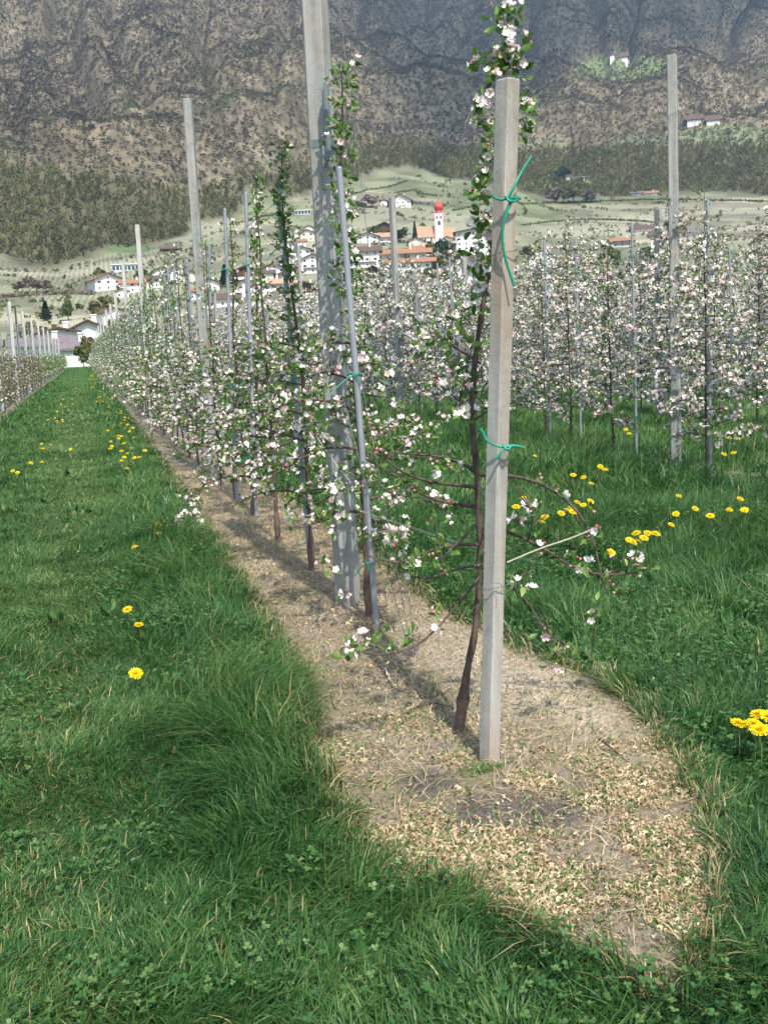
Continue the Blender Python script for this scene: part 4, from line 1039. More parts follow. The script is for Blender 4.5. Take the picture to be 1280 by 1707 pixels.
# clover and broad leaves in the turf
def herbs():
    mb = MB(); x, y = wedge(30000, 2.0, 9.0); k = (strip_all(x, y) < -.02) & (fbm(x/.4, y/.4, 151, 2) > np.where((x > .9) & (y < 8), .44, .58)); x, y = x[k], y[k]; n = len(x)
    h = hmap(x, y)*rng.uniform(.5, .85, n); P = np.c_[x, y, hfun(x, y)+h]
    t = np.arange(7)*2*pi/7; disc = []
    for q in range(3):
        a = q*2.094; L_ = [(0, 0, 0)]
        for uu, vv in ((.35, -.42), (.85, -.5), (1.1, -.2), (1.0, 0), (1.1, .2), (.85, .5), (.35, .42)): L_.append((uu*cos(a)-vv*sin(a), uu*sin(a)+vv*cos(a), .18*uu))
        disc.append(L_)
    tv = np.array(sum(disc, [])); tf = np.array([[q*8+i for i in range(8)] for q in range(3)])
    inst(mb, tv, [tf], [0], P, frames(np.array([[0, 0, 1.0]])+rng.normal(0, .3, (n, 3)), rng.uniform(0, 6, n)), rng.uniform(.005, .013, n), np.clip(rng.normal(.56, .13, n), 0, .78))
    # lance-shaped rosette leaves (dandelion, dock)
    x, y = wedge(700, 2.0, 15.0); k = (strip_all(x, y) < -.05) & (((x > 1.8) & (rng.random(len(x)) < .7)) | (rng.random(len(x)) < .12)); x, y = x[k], y[k]
    for xx, yy in zip(x, y):
        m = rng.integers(6, 12); ph = rng.uniform(0, 6.28, m); el = rng.uniform(.25, 1.0, m)
        d = np.c_[np.cos(ph)*np.cos(el), np.sin(ph)*np.cos(el), np.sin(el)]
        up = norm(np.array([[0, 0, 1.0]])-d*d[:, 2:3]); X_ = np.cross(up, d)
        inst(mb, LV0*[.7, 1, 1]*[1, -1.5, 1], [LF0], [0], np.tile([[xx, yy, .01]], (m, 1)), np.stack([X_, up, d], 2), rng.uniform(.05, .11, m), np.clip(rng.normal(.46, .1, m), 0, .7))
    tag(mb.build('clover', MT['grass'], None, False), 'clover and broad-leaved weeds mixed into the turf', None, None, 'stuff')
herbs()
# straw-coloured litter on the sprayed strip
def litter():
    mb = MB()
    def bits(n, z0, z1, size, pale=0):
        x, y = wedge(n, z0, z1, 10); s = strip1(x, y)
        gp = 1.1*patch(x, y)+.9*np.exp(-(((x-1.66)/.28)**2+((y-4.1)/.8)**2))+.75*sstep(3.1, 3.7, y)
        cl = fbm(x/.13, y/.13, 161, 3)
        k = (s > -.05) & (rng.random(len(x)) < (.02+2.6*np.clip(cl-.36, 0, 1))*np.clip(1.1-gp, .06, 1))
        x, y, cl = x[k], y[k], cl[k]; m = len(x)
        front = y < 3.25
        el = rng.uniform(-.1, .8, m)*np.where(front, 1, .5); ph = rng.uniform(0, 6.28, m); d = np.c_[np.cos(ph)*np.cos(el), np.sin(ph)*np.cos(el), np.sin(el)]
        P = np.c_[x, y, hfun(x, y)+rng.uniform(0, .014, m)]; S = size*rng.uniform(.5, 1.5, m)
        tv = LV0[::1].copy()
        S3 = np.c_[S*rng.uniform(.3, 1.1, m)*np.where(front, 1.0, .6), S*rng.uniform(1, 5, m), S]
        tint = np.clip(rng.normal(.62, .22, m)+(cl-.5)*.5, .02, 1)
        inst(mb, tv, [LF0], [0], P, frames(d, rng.uniform(0, 6.28, m)), S3, tint)
        g = (rng.random(m) < .10+.5*np.clip(fbm(x/.2, y/.2, 171, 2)-.45, 0, 1))
        return x[g], y[g]
    gx, gy = bits(120000, 2.0, 4.2, .0145); bits(60000, 4.2, 9, .018); bits(30000, 9, 20, .028)
    # short dead stalks and straw
    x, y = wedge(190000, 2.0, 14, 10); k = (strip1(x, y) > -.10) & (rng.random(len(x)) < .25+1.3*fbm(x/.11, y/.11, 191, 3)*(1-.75*patch(x, y))); x, y = x[k], y[k]; m = len(x)
    blades(mb, x, y, rng.uniform(.02, .075, m), rng.uniform(.0015, .0042, m), rng.uniform(.8, 2.4, m), rng.uniform(0, 6.28, m), np.clip(rng.normal(.6, .2, m), 0, 1), 2)
    x, y = wedge(42000, 2.0, 11, 10); k = strip1(x, y) > -.03; x, y = x[k], y[k]; m = len(x)
    mbc = MB(); inst(mbc, IV*[1, .85, .6], [IF], [0], np.c_[x, y, hfun(x, y)+.001], frames(rng.normal(0, 1, (m, 3)), rng.uniform(0, 6, m)), rng.gamma(2.0, .0011, m)+.0008, rng.uniform(0, 1, m))
    MT['clod'] = leafmat('soil_clods', [(0, (.07, .055, .042)), (.6, (.17, .135, .10)), (1, (.32, .27, .21))], .95, 0, .1)
    tag(mbc.build('soil_clods', MT['clod']), 'loose crumbs of dry soil and grit on the sprayed strip', None, None, 'stuff')
    tag(mb.build('dead_litter', MT['litter']), 'pale dead weed litter and straw on the sprayed strip', None, None, 'stuff')
    mb2 = MB(); n = len(gx); el = rng.uniform(.1, 1.1, n); ph = rng.uniform(0, 6.28, n); d = np.c_[np.cos(ph)*np.cos(el), np.sin(ph)*np.cos(el), np.sin(el)]
    inst(mb2, LV0, [LF0], [0], np.c_[gx, gy, hfun(gx, gy)+.01], frames(d, rng.uniform(0, 6.28, n)), rng.uniform(.010, .022, n), np.clip(rng.normal(.70, .07, n), 0, .8))
    c0 = gpt(800, 1285)
    m = 260; a = rng.uniform(0, 6.28, m); rr_ = np.abs(rng.normal(0, .06, m)); x = c0[0]+np.cos(a)*rr_*1.3; y = c0[1]+np.sin(a)*rr_*.6
    blades(mb2, x, y, rng.uniform(.02, .05, m), np.full(m, .005), rng.uniform(.5, 1.4, m), rng.uniform(0, 6.28, m), np.full(m, .72), 2)
    x, y = wedge(60000, 2.0, 14, 10); k = (strip1(x, y) > -.08) & (fbm(x/.16, y/.16, 181, 3)+.10*np.exp(-((strip1(x, y))/.15)**2)+.09*(x < 1.05)*(y > 3.0) > .56); x, y = x[k], y[k]; m = len(x)
    blades(mb2, x, y, rng.uniform(.015, .05, m), np.full(m, .004), rng.uniform(.3, 1.4, m), rng.uniform(0, 6.28, m), np.clip(rng.normal(.68, .1, m), 0, 1), 2)
    tag(mb2.build('green_weeds', MT['grass']), 'small yellow-green weeds surviving on the sprayed strip', None, None, 'stuff')
litter()
# twigs and stones
for k_, (pl, lab) in enumerate([([(628, 1098), (640, 1115), (650, 1138), (655, 1150)], 'peeling white-barked twig on the soil left of the trunk foot'), ([(995, 1228), (1020, 1248), (1045, 1270)], 'dark twig on the sandy soil right of the front post'),
                                ([(690, 1180), (720, 1172), (750, 1178)], 'thin twig lying left of the graft swelling'), ([(1100, 1222), (1130, 1228), (1150, 1240)], 'short broken twig near the right edge of the strip')]):
    P = smooth_path([gpt(a, b, .012+.01*(i % 2)) for i, (a, b) in enumerate(pl)], 10); mb = MB(); tube(mb, P, np.linspace(.004, .002, 10)*(1.6 if k_ == 0 else 1), 5)
    if k_ == 0: mb.add(*(lambda Q: (Q, [[0, 1, 2, 3]]))(np.array([P[3]+[0, 0, .007], P[6]+[0, 0, .007], P[6]+[.008, 0, .006], P[3]+[.008, 0, .006]])), 1)
    tag(mb.build('twig', [MT['bark'], MT['conc_pale']], None, True), lab, 'twig')
MT['stone'] = simple('stone', (.22, .21, .20), (.42, .40, .37), 40, .9, .2, bmp=.3)
r4 = np.random.default_rng(2)
for (a, b, sz, lab) in [(735, 1490, .014, 'grey pebble at the left front of the strip'), (888, 1405, .014, 'pale rounded pebble on the grey soil patch'), (752, 1188, .016, 'grey stone beside the graft swelling'), (670, 1166, .012, 'small grey pebble left of the trunk foot'), (905, 1322, .008, 'tiny pebble on the dark soil before the post')]:
    p = gpt(a, b); mb = MB(); V = IV*(1+r4.uniform(-.2, .2, (12, 1)))*[1, .8, .55]*sz
    mb.add(V+[p[0], p[1], .004], IF); o = mb.build('pebble', MT['stone'], None, True); tag(o, lab, 'pebble')
    sm = o.modifiers.new('s', 'SUBSURF'); sm.levels = 1; sm.render_levels = 2

# ------------------------------------------------------------------ village
MT['plaster'] = simple('white_plaster', (.72, .70, .66), (.82, .80, .77), .6, .9, .1)
MT['cream'] = simple('cream_plaster', (.60, .54, .45), (.72, .66, .57), .6, .9, .1)
MT['tile_orange'] = simple('orange_tiles', (.25, .125, .075), (.38, .205, .13), 2.0, .85, .1)
MT['tile_tan'] = simple('tan_tiles', (.34, .22, .14), (.48, .33, .22), 2.0, .85, .1)
MT['tile_brown'] = simple('brown_tiles', (.085, .06, .052), (.16, .11, .09), 2.0, .85, .1)
MT['tile_grey'] = simple('grey_roof', (.13, .11, .12), (.22, .19, .20), 2.0, .8, .1)
MT['timber'] = simple('dark_timber', (.06, .035, .022), (.14, .08, .05), 3.0, .8, .1)
MT['pane'] = simple('window_dark', (.02, .022, .028), (.06, .065, .075), 1.0, .2, .6)
MT['shutter'] = simple('shutter_green', (.05, .08, .06), (.09, .11, .08), 2, .7, .2)
MT['bluewall'] = simple('pale_blue_cladding', (.40, .50, .56), (.55, .62, .66), 1.0, .6, .3)
ROOFM = {'o': 'tile_orange', 't': 'tile_tan', 'b': 'tile_brown', 'g': 'tile_grey'}
def house(px, py, wpx, hpx, roof, face, label, rz=None, wall='plaster', dep=1.2, timber=0, name='house', pitch=.42, nwin=None, balcony=False, cat='house', r=None, group='houses of the village'):
    """px,py: middle of the foot of the front wall; wpx, hpx: width and eaves height in photo pixels; face 'G' gable front, 'S' eaves front"""
    if r is None: P, r = hit(px, py)
    else: d = ray(px, py); P = EYE+d*(r/hypot(d[0], d[1])); P[2] = float(hfun(P[0], P[1]))
    sc = r/FPX*(1.25 if 380 < py < 560 and r < 900 and px < 850 else 1.1); W = wpx*sc; Hh = hpx*sc; D = W*dep if face == 'G' else W*min(.7, dep)
    az = atan2(P[0], P[1]); rot = -az+(rz or 0)
    t = thing(name, label, cat, (P[0], P[1], P[2]+(3.0 if r > 1400 else -.3)), rot, group)
    # local: x right, y away from the camera, front wall at y=0
    gh = (W/2 if face == 'G' else D/2)*pitch
    mb = MB()
    zb = -14.0 if r > 900 else -4.0
    if face == 'G':
        O = [(-W/2, zb), (W/2, zb), (W/2, Hh), (0, Hh+gh), (-W/2, Hh)]
        V = np.array([(a, 0, b) for a, b in O]+[(a, D, b) for a, b in O])
    else:
        O = [(0, zb), (D, zb), (D, Hh), (D/2, Hh+gh), (0, Hh)]
        V = np.array([(-W/2, a, b) for a, b in O]+[(W/2, a, b) for a, b in O])
    mb.add(V, [(j, (j+1) % 5, 5+(j+1) % 5, 5+j) for j in (0, 1, 4)]); mb.add(V, [[0, 1, 2, 3, 4]]); mb.add(V, [[5, 6, 7, 8, 9][::-1]])
    mb.build('wall', MT[wall], t)
    # roof slabs with overhang
    ov = .09*W+.5; th = .35; rb_ = MB(); sl_ = pitch
    span = W/2 if face == 'G' else D/2
    a0 = -ov; a1 = (D if face == 'G' else W/2)+ov
    for sgn in (-1, 1):
        e = span+ov*.8; z1 = Hh+gh+.05; z0 = z1-e*sl_
        Q = [(0, z1), (sgn*e, z0), (sgn*e, z0+th), (0, z1+th)]
        if face == 'G': V = np.array([(a, -ov, b) for a, b in Q]+[(a, D+ov*.5, b) for a, b in Q])
        else: V = np.array([(-W/2-ov, D/2+a, b) for a, b in Q]+[(W/2+ov, D/2+a, b) for a, b in Q])
        rb_.add(V, [(0, 1, 5, 4), (1, 2, 6, 5), (2, 3, 7, 6)], 0); rb_.add(V, [(0, 3, 2, 1), (4, 5, 6, 7)], 1)
    ro = rb_.build('roof', [MT[ROOFM[roof]], MT['timber']], t)
    if wpx > 18:
        c = MB(); cx, cy = (W*.2, D*.55) if face == 'G' else (W*.22, D*.42); box(c, cx-.45, cx+.45, cy-.45, cy+.45, Hh, Hh+gh+1.2); box(c, cx-.6, cx+.6, cy-.6, cy+.6, Hh+gh+1.2, Hh+gh+1.4); c.build('chimney', MT['plaster'], ro)
    if timber:   # boarded gable
        c = MB(); zt = Hh*(1-timber)
        if face == 'G': c.add(np.array([(-W/2+.02, -.12, zt), (W/2-.02, -.12, zt), (W/2-.02, -.12, Hh-.1), (0, -.12, Hh+gh-.25), (-W/2+.02, -.12, Hh-.1)]), [[0, 1, 2, 3, 4]]); 
        else: box(c, -W/2+.1, W/2-.1, -.14, 0.002, zt, Hh-.2)
        if face == 'G': box(c, -W/2+.02, W/2-.02, -.11, .01, zt, zt+.25)
        c.build('boarding', MT['timber'], t)
    # windows
    fl = max(1, int(round(Hh/3.0))); nw = nwin or max(2, int(round(W/4.4)))
    if wpx >= 14:
        for f_ in range(fl):
            for i in range(nw):
                wx = -W/2+W*(i+.5)/nw; wz = 1.1+f_*min(3.0, Hh/fl)
                if wz+1.3 > Hh: continue
                c = MB(); box(c, wx-.4, wx+.4, -.19 if timber and wz > Hh*(1-timber)-1 else -.05, .05, wz, wz+1.1, 0)
                for sg in (-1, 1) if (int(wpx)+f_) % 2 else (): box(c, wx+sg*.6-.18, wx+sg*.6+.18, -.2 if timber and wz > Hh*(1-timber)-1 else -.06, .04, wz-.02, wz+1.12, 1)
                c.build('window', [MT['pane'], MT['shutter']], t)
        if face == 'G' and gh > 2.2 and not timber:
            c = MB(); box(c, -.45, .45, -.05, .05, Hh+.1, Hh+1.1); c.build('window', MT['pane'], t)
    if balcony:
        c = MB(); zb_ = min(3.0, Hh*.5); box(c, -W*.4, W*.4, -1.1, 0, zb_, zb_+.18)
        for i in range(15): xx = -W*.4+W*.8*i/14; box(c, xx-.06, xx+.06, -1.1, -1.02, zb_+.2, zb_+1.0)
        box(c, -W*.4, W*.4, -1.14, -1.0, zb_+1.0, zb_+1.12); c.build('balcony', MT['timber'], t)
    return t
HL = [
 (182, 484, 34, 15, 'o', 'G', 'orange-roofed white house at the left end of the village', dict(rz=.25)), (222, 488, 28, 13, 'o', 'S', 'low orange-roofed house joined right of the leftmost white house', {}),
 (205, 497, 16, 9, 'o', 'G', 'small white outhouse before the leftmost orange-roofed house', {}), (262, 480, 28, 12, 'b', 'S', 'brown-roofed house behind the pale fourth post', {}), (272, 464, 24, 10, 'o', 'G', 'small orange-gabled house above the near row', {}),
 (296, 468, 28, 12, 'b', 'G', 'white house with brown roof behind the leafy stakes', {}), (285, 419, 22, 4, 'b', 'S', 'lone dark barn below the wooded slope on the left', dict(wall='timber', nwin=1)),
 (193, 540, 30, 15, 'b', 'G', 'dark-gabled house left below the orange-roofed one', dict(rz=.3)), (225, 545, 28, 12, 'g', 'S', 'grey-roofed building hidden behind the stakes of the near row', {}),
 (412, 495, 30, 17, 'b', 'G', 'white gable with small dark windows, left of a matching pair', {}), (438, 496, 26, 16, 't', 'G', 'white gable with tan roof, right of a matching pair', {}),
 (410, 466, 34, 11, 'b', 'G', 'dark timber-gabled barn above the pair of white gables', dict(timber=.6)), (458, 466, 30, 15, 'b', 'G', 'white house right of the timber-gabled barn', dict(rz=-.2)),
 (372, 512, 40, 12, 'b', 'S', 'white house with long brown roof behind the tall plain post', {}), (384, 532, 34, 9, 'g', 'S', 'plain white shed with grey roof at the orchard edge', dict(nwin=1)), (330, 500, 26, 12, 'o', 'S', 'orange-roofed house left of the tall plain post', {}), (340, 545, 40, 10, 'g', 'S', 'low grey-roofed building behind the row at left', {}),
 (455, 532, 34, 9, 'b', 'G', 'brown shallow-gabled barn among the orchard tops', dict(wall='cream', pitch=.35)), (468, 484, 34, 10, 't', 'S', 'long tan-roofed house in the middle of the left village', {}),
 (515, 386, 10, 6, 'b', 'G', 'tiny white chapel highest on the left of the village', {}), (513, 402, 18, 11, 'o', 'G', 'pale house with orange roof beside the wide post', dict(wall='cream')), (500, 412, 16, 8, 'o', 'S', 'small orange-roofed house above the dark barn', {}),
 (502, 432, 26, 12, 'b', 'G', 'dark-gabled white house second from the top left of the wide post', {}), (522, 456, 30, 19, 'b', 'G', 'tall white house with a broad dark gable left of the wide post', dict(balcony=True)), (508, 496, 44, 14, 'b', 'G', 'wood and white house with a low brown roof left of the wide post', dict(timber=.5, pitch=.3)), (478, 440, 22, 9, 'b', 'G', 'small dark-gabled house among the trees', {}),
 (592, 402, 18, 8, 'b', 'G', 'small white house just right of the wide post', {}), (613, 406, 28, 9, 'b', 'G', 'white house with dark shallow gable behind the stake', dict(pitch=.35)), (606, 446, 42, 22, 'b', 'S', 'large white guesthouse with dark roof and timber balconies', dict(balcony=True)),
 (641, 388, 26, 8, 'b', 'G', 'big dark-gabled farmhouse behind the slim second-row post', dict(timber=.9)), (643, 404, 36, 8, 't', 'S', 'tan-roofed house below the big dark-gabled farmhouse', {}),
 (664, 432, 74, 9, 'o', 'S', 'long orange-roofed hotel wing, upper tier', dict(dep=.25)), (680, 458, 62, 18, 'o', 'S', 'long white hotel front with orange roof, lower tier', dict(dep=.25)), (622, 470, 44, 10, 'b', 'G', 'dark twin-gabled barn before the hotel', dict(pitch=.5, timber=.5)), (655, 482, 36, 14, 't', 'G', 'cream house low before the hotel', dict(wall='cream')),
 (694, 411, 20, 8, 't', 'G', 'small cream house left below the church', dict(wall='cream')), (718, 418, 24, 7, 't', 'S', 'low cream house in front of the church', dict(wall='cream')),
 (789, 425, 44, 30, 'g', 'G', 'big square white house right of the church, grey shallow roof', dict(pitch=.15)), (812, 420, 24, 18, 'g', 'G', 'white annex stepping down beside the big square house', dict(pitch=.5)),
 (755, 420, 26, 8, 't', 'S', 'pale house partly hidden by trees right of the church', dict(wall='cream')), (757, 462, 36, 13, 'b', 'G', 'white house with dark irregular roof below the church trees', {}), (725, 470, 30, 10, 'o', 'S', 'low house with reddish roof among the church trees', {}), (792, 480, 34, 16, 'b', 'G', 'white house half hidden by leaves left of the front post', {}), (705, 488, 26, 12, 'b', 'S', 'white house at the edge of the orchard below the hotel', {}),
 (540, 420, 24, 10, 'b', 'G', 'small white house tucked behind the wide post', {}), (490, 400, 18, 8, 'b', 'G', 'little dark-roofed house above the tan one, upper left of the village', {}), (478, 418, 18, 9, 'o', 'G', 'little orange-gabled house right of the spruce', {}), (440, 470, 26, 12, 'b', 'S', 'brown-roofed white house between the spruces and the tan roof', {}), (488, 470, 26, 13, 'b', 'G', 'white house with dark gable behind the leafy leader', dict(rz=.2)),
 (395, 540, 30, 12, 'b', 'G', 'white gabled house low at the orchard edge', {}), (350, 486, 26, 11, 'b', 'G', 'dark-gabled house right of the tall plain post', {}), (320, 470, 22, 10, 't', 'G', 'cream house above the brown-roofed one', dict(wall='cream')), (430, 520, 26, 12, 'o', 'G', 'orange-gabled white house low in the left village', {}), (500, 520, 30, 13, 'b', 'G', 'white house with brown gable at the lower edge left of the wide post', {}),
 (575, 480, 30, 13, 'b', 'G', 'dark-gabled house right beside the foot of the village', dict(timber=.4)), (605, 495, 26, 11, 't', 'S', 'tan-roofed house at the orchard edge below the twin gables', {}), (680, 488, 30, 12, 'b', 'G', 'white gabled house below the hotel front', {}), (730, 492, 30, 12, 'g', 'S', 'grey-roofed house at the orchard edge below the church', {}), (770, 500, 30, 13, 'b', 'G', 'white gabled house low beside the leafy trunk', {}), (575, 425, 24, 11, 'o', 'G', 'orange-gabled house left of the large guesthouse', {}), (700, 425, 24, 9, 'o', 'S', 'orange-roofed house beneath the church', {}), (745, 408, 18, 7, 'b', 'G', 'small dark-gabled house right at the tower foot', {}),
 (902, 445, 36, 16, 'b', 'G', 'white house with dark gable right of the front post', {}), (1037, 412, 30, 10, 'o', 'S', 'orange-roofed house peeping over the right-hand blossom', dict(balcony=True)), (1110, 416, 42, 22, 'b', 'S', 'white house with brown roof behind the tall right-hand post', {}), (1072, 388, 34, 7, 'b', 'S', 'low brown-roofed barn above the right-hand blossom', {}),
 (1165, 395, 40, 8, 'g', 'S', 'grey-roofed building just above the blossom at far right', {}),
 (667, 346, 32, 11, 'b', 'G', 'white farmhouse with a low arched gable alone in the fields', dict(pitch=.55)), (640, 343, 10, 7, 'b', 'G', 'small white building left of the lone field farmhouse', {}), (706, 341, 16, 3, 'g', 'S', 'low shed right of the lone field farmhouse', {}),
 (1036, 103, 16, 4, 'b', 'S', 'dark-roofed farmhouse on the high meadow', dict(pitch=.95)), (1021, 103, 8, 5, 't', 'G', 'small barn left of the farmhouse on the high meadow', {}), (1049, 104, 10, 2, 'g', 'S', 'low annex right of the farmhouse on the high meadow', {}),
 (1156, 212, 18, 7, 'b', 'S', 'dark-roofed farmhouse left above the vineyard slope', dict(pitch=.95)), (1188, 210, 18, 5, 'b', 'S', 'white farmhouse right above the vineyard slope', dict(pitch=.95)),
 (949, 300, 14, 6, 'b', 'S', 'white farmhouse at the foot of the right-hand woods', {}), (967, 302, 12, 5, 'g', 'S', 'small annex right of the farmhouse at the foot of the woods', {}),
 (1083, 326, 20, 4, 'o', 'S', 'reddish farm shed on the upper edge of the fields', dict(nwin=1)), (1062, 326, 16, 4, 'g', 'S', 'blue-grey farm shed left of the reddish one', dict(wall='bluewall', nwin=1)),
]
for (a, b, c, d, e, f_, lab, kw) in HL:
    kw2 = dict(kw)
    if b > 505 or (a > 850 and b > 380): pass
    house(a, b, c, d, e, f_, lab, **kw2)
# flat-roofed pale building, glass box
def flat_block(px, py, wpx, hpx, label, wall, nw):
    P, r = hit(px, py); sc = r/FPX; W, Hh = wpx*sc, hpx*sc; t = thing('building', label, 'building', (P[0], P[1], P[2]-.3), -atan2(P[0], P[1]), 'modern buildings in the fields')
    mb = MB(); box(mb, -W/2, W/2, 0, W*.5, -3, Hh); mb.build('wall', MT[wall], t); mb = MB(); box(mb, -W/2-.6, W/2+.6, -.8, W*.5+.6, Hh, Hh+.5); mb.build('roof', MT['plaster'], t)
    for i in range(nw):
        x = -W/2+W*(i+.5)/nw; mb = MB(); box(mb, x-W/nw*.35, x+W/nw*.35, -.06, .05, Hh*.25, Hh*.8); mb.build('window', MT['pane'], t)
flat_block(210, 452, 42, 11, 'flat-roofed pale glass-fronted building above the leftmost houses', 'bluewall', 7)
flat_block(505, 358, 26, 7, 'small pale blue flat-roofed building high in the fields', 'bluewall', 5)

# church
Pc, rc = hit(733, 404); s = rc/FPX
ch = thing('church', 'white village church with slender tower and red onion dome', 'church', (Pc[0], Pc[1], Pc[2]-.5), -atan2(Pc[0], Pc[1]))
MT['redmetal'] = simple('red_painted_metal', (.42, .05, .04), (.55, .09, .07), 2, .45, .4); MT['pinkband'] = simple('pink_band', (.55, .30, .28), (.66, .40, .36), 1, .9, .1); MT['gold'] = simple('gilded_metal', (.7, .5, .15), (.8, .6, .2), 2, .3, .5, metal=.8)
tw = 14.0*s/2; th_ = 47*s
mb = MB(); box(mb, -tw, tw, 0, 2*tw, -4, th_); tower = mb.build('tower', MT['plaster'], ch)
mb = MB()
for z in (.30, .46, .80, .90): box(mb, -tw-.1, tw+.1, -.1, 2*tw+.1, th_*z, th_*z+.35)
for sx in (-1, 1): box(mb, sx*tw-.35, sx*tw+.35, -.14, .3, th_*.0, th_)
mb.build('band', MT['pinkband'], tower)
for z, hh_, ww in ((.60, .14, .30), (.12, .06, .16)):
    mb = MB(); box(mb, -tw*ww, tw*ww, -.12, .1, th_*z, th_*(z+hh_)); mb.build('window', MT['pane'], tower)
for sx in (-.45, .45):
    mb = MB(); box(mb, tw*(sx-.2), tw*(sx+.2), -.12, .1, th_*.83, th_*.89); mb.build('window', MT['pane'], tower)
mb = MB(); an = np.arange(16)*2*pi/16; O8 = np.c_[np.cos(an), np.sin(an)]*tw; cx = (0, tw)
prof = [(0, 1.08), (.4, 1.08), (.6, .88), (2.6, .84), (3.0, .98), (3.4, 1.02), (4.6, 1.14), (5.6, 1.10), (6.8, .82), (7.8, .45), (8.8, .2), (10.4, .08), (11.4, .05)]
kz = 25*s/11.4
prism(mb, O8, [(th_+z*kz, q, cx) for z, q in prof]); dome = mb.build('dome', MT['redmetal'], tower, True)
mb = MB(); zt = th_+11.4*kz; box(mb, -.12, .12, tw-.12, tw+.12, zt, zt+3); box(mb, -.8, .8, tw-.1, tw+.1, zt+1.7, zt+1.95); mb.build('cross', MT['gold'], dome)
def nave(x0, x1, y0, D, eh, rh, roof, nm, nwin):
    mb = MB(); V = np.array([(x, y, z) for x in (x0, x1) for (y, z) in ((y0, -4), (y0+D, -4), (y0+D, eh), (y0+D/2, rh), (y0, eh))])
    mb.add(V, [(j, (j+1) % 5, 5+(j+1) % 5, 5+j) for j in (0, 1, 4)]); mb.add(V, [[0, 1, 2, 3, 4]]); mb.add(V, [[9, 8, 7, 6, 5]]); wl = mb.build(nm, MT['cream' if nm != 'nave' else 'plaster'], ch)
    rb_ = MB()
    for sg in (-1, 1):
        e = D/2+.6; sl_ = (rh-eh)/(D/2); Q = [(0, rh+.1), (sg*e, rh+.1-e*sl_), (sg*e, rh+.5-e*sl_), (0, rh+.5)]
        V = np.array([(x0-.4, y0+D/2+a, b) for a, b in Q]+[(x1+.4, y0+D/2+a, b) for a, b in Q]); rb_.add(V, [(0, 1, 5, 4), (1, 2, 6, 5), (2, 3, 7, 6), (0, 3, 2, 1), (4, 5, 6, 7)])
    rb_.build('roof', MT[roof], wl)
    for i in range(nwin):
        x = x0+(x1-x0)*(i+.5)/nwin; mb = MB(); box(mb, x-.6, x+.6, y0-.06, y0+.05, eh*.3, eh*.75); mb.build('window', MT['pane'], wl)
nave(-38*s, -8.5*s, 1.0, 16*s, 12*s, 27*s, 'tile_tan', 'nave', 3)
nave(8.5*s, 26*s, 2*tw*.4, 14*s, 10*s, 24*s, 'tile_tan', 'choir', 2)

# farm buildings at the end of the aisle
def farm(px, wpx, hpx, r, roof, face, label, **kw): return house(px, 606, wpx, hpx, roof, face, label, r=r, group='farm buildings at the end of the aisle', **kw)
farm(128, 46, 30, 178, 'g', 'S', 'white farm building with grey roof and arcade at the end of the aisle', nwin=5, dep=.5, pitch=.7)
farm(75, 80, 34, 215, 'g', 'S', 'long grey-roofed barn behind the posts of the left row', dep=.35, nwin=2, pitch=.5)
farm(103, 52, 48, 222, 'g', 'G', 'barn with a shallow white gable, left of the two gables', pitch=.22, nwin=1, dep=.8)
farm(152, 48, 52, 222, 'g', 'G', 'barn with a pointed white gable, right of the two gables', pitch=.45, nwin=1, dep=.8)
d = ray(118, 606); P = EYE+d*(165/hypot(d[0], d[1])); t = thing('garden_wall', 'white boundary wall before the farm building', 'wall', (P[0], P[1], 0), -atan2(P[0], P[1])-.5)
mb = MB(); box(mb, -3.5, 3.5, -.15, .15, -.3, 1.7); mb.build('wall_face', MT['plaster'], t); mb = MB(); box(mb, -3.6, 3.6, -.22, .22, 1.7, 1.8); mb.build('coping', MT['conc_pale'], t)

# ------------------------------------------------------------------ trees and shrubs in the distance
MT['shrub'] = leafmat('shrub_leaves', [(0, (.03, .055, .015)), (.5, (.075, .11, .03)), (1, (.17, .19, .06))], .8, .15, .1, rnd=.0)
MT['shrub_olive'] = leafmat('budding_shrub_leaves', [(0, (.07, .075, .03)), (.5, (.15, .14, .06)), (1, (.26, .25, .10))], .8, .15, .1)
MT['shrub_dark'] = leafmat('dark_needles', [(0, (.010, .024, .014)), (.5, (.022, .045, .022)), (1, (.05, .08, .035))], .8, .05, .1)
MT['shrub_bare'] = leafmat('bare_twigs', [(0, (.08, .06, .05)), (.5, (.16, .13, .10)), (1, (.24, .20, .15))], .9, .05, .1)
def crown_mesh(kind, seed):
    r_ = np.random.default_rng(seed); mb = MB(); n = 900
    if kind == 'cone':
        z = r_.random(n)**.8; a = r_.uniform(0, 6.28, n); rr = (1-z)*.26*np.sqrt(r_.uniform(.25, 1, n))*(1+.25*np.sin(z*40)); P = np.c_[rr*np.cos(a), rr*np.sin(a), .1+z*.9]
    else:
        C = np.c_[r_.normal(0, .19, (14, 2)), r_.uniform(.35, .82, 14)]; R_ = r_.uniform(.12, .24, 14); i = r_.integers(0, 14, n)
        P = C[i]+norm(r_.normal(0, 1, (n, 3)))*(R_[i]*r_.uniform(.6, 1.05, n))[:, None]
    S = r_.uniform(.035, .075, n); tv = np.array([[-.5, -.4, 0], [.5, -.5, .1], [.6, .5, 0], [-.4, .6, .15]])
    q = np.clip(r_.normal(.5, .25, n), 0, 1)
    Rm = frames(norm(P-[0, 0, .5])+r_.normal(0, .6, (n, 3)), r_.uniform(0, 6.28, n)); inst(mb, tv*1.6, [np.array([[0, 1, 2, 3]])], [0], P, Rm, S, q)
    return mb
CM = {}
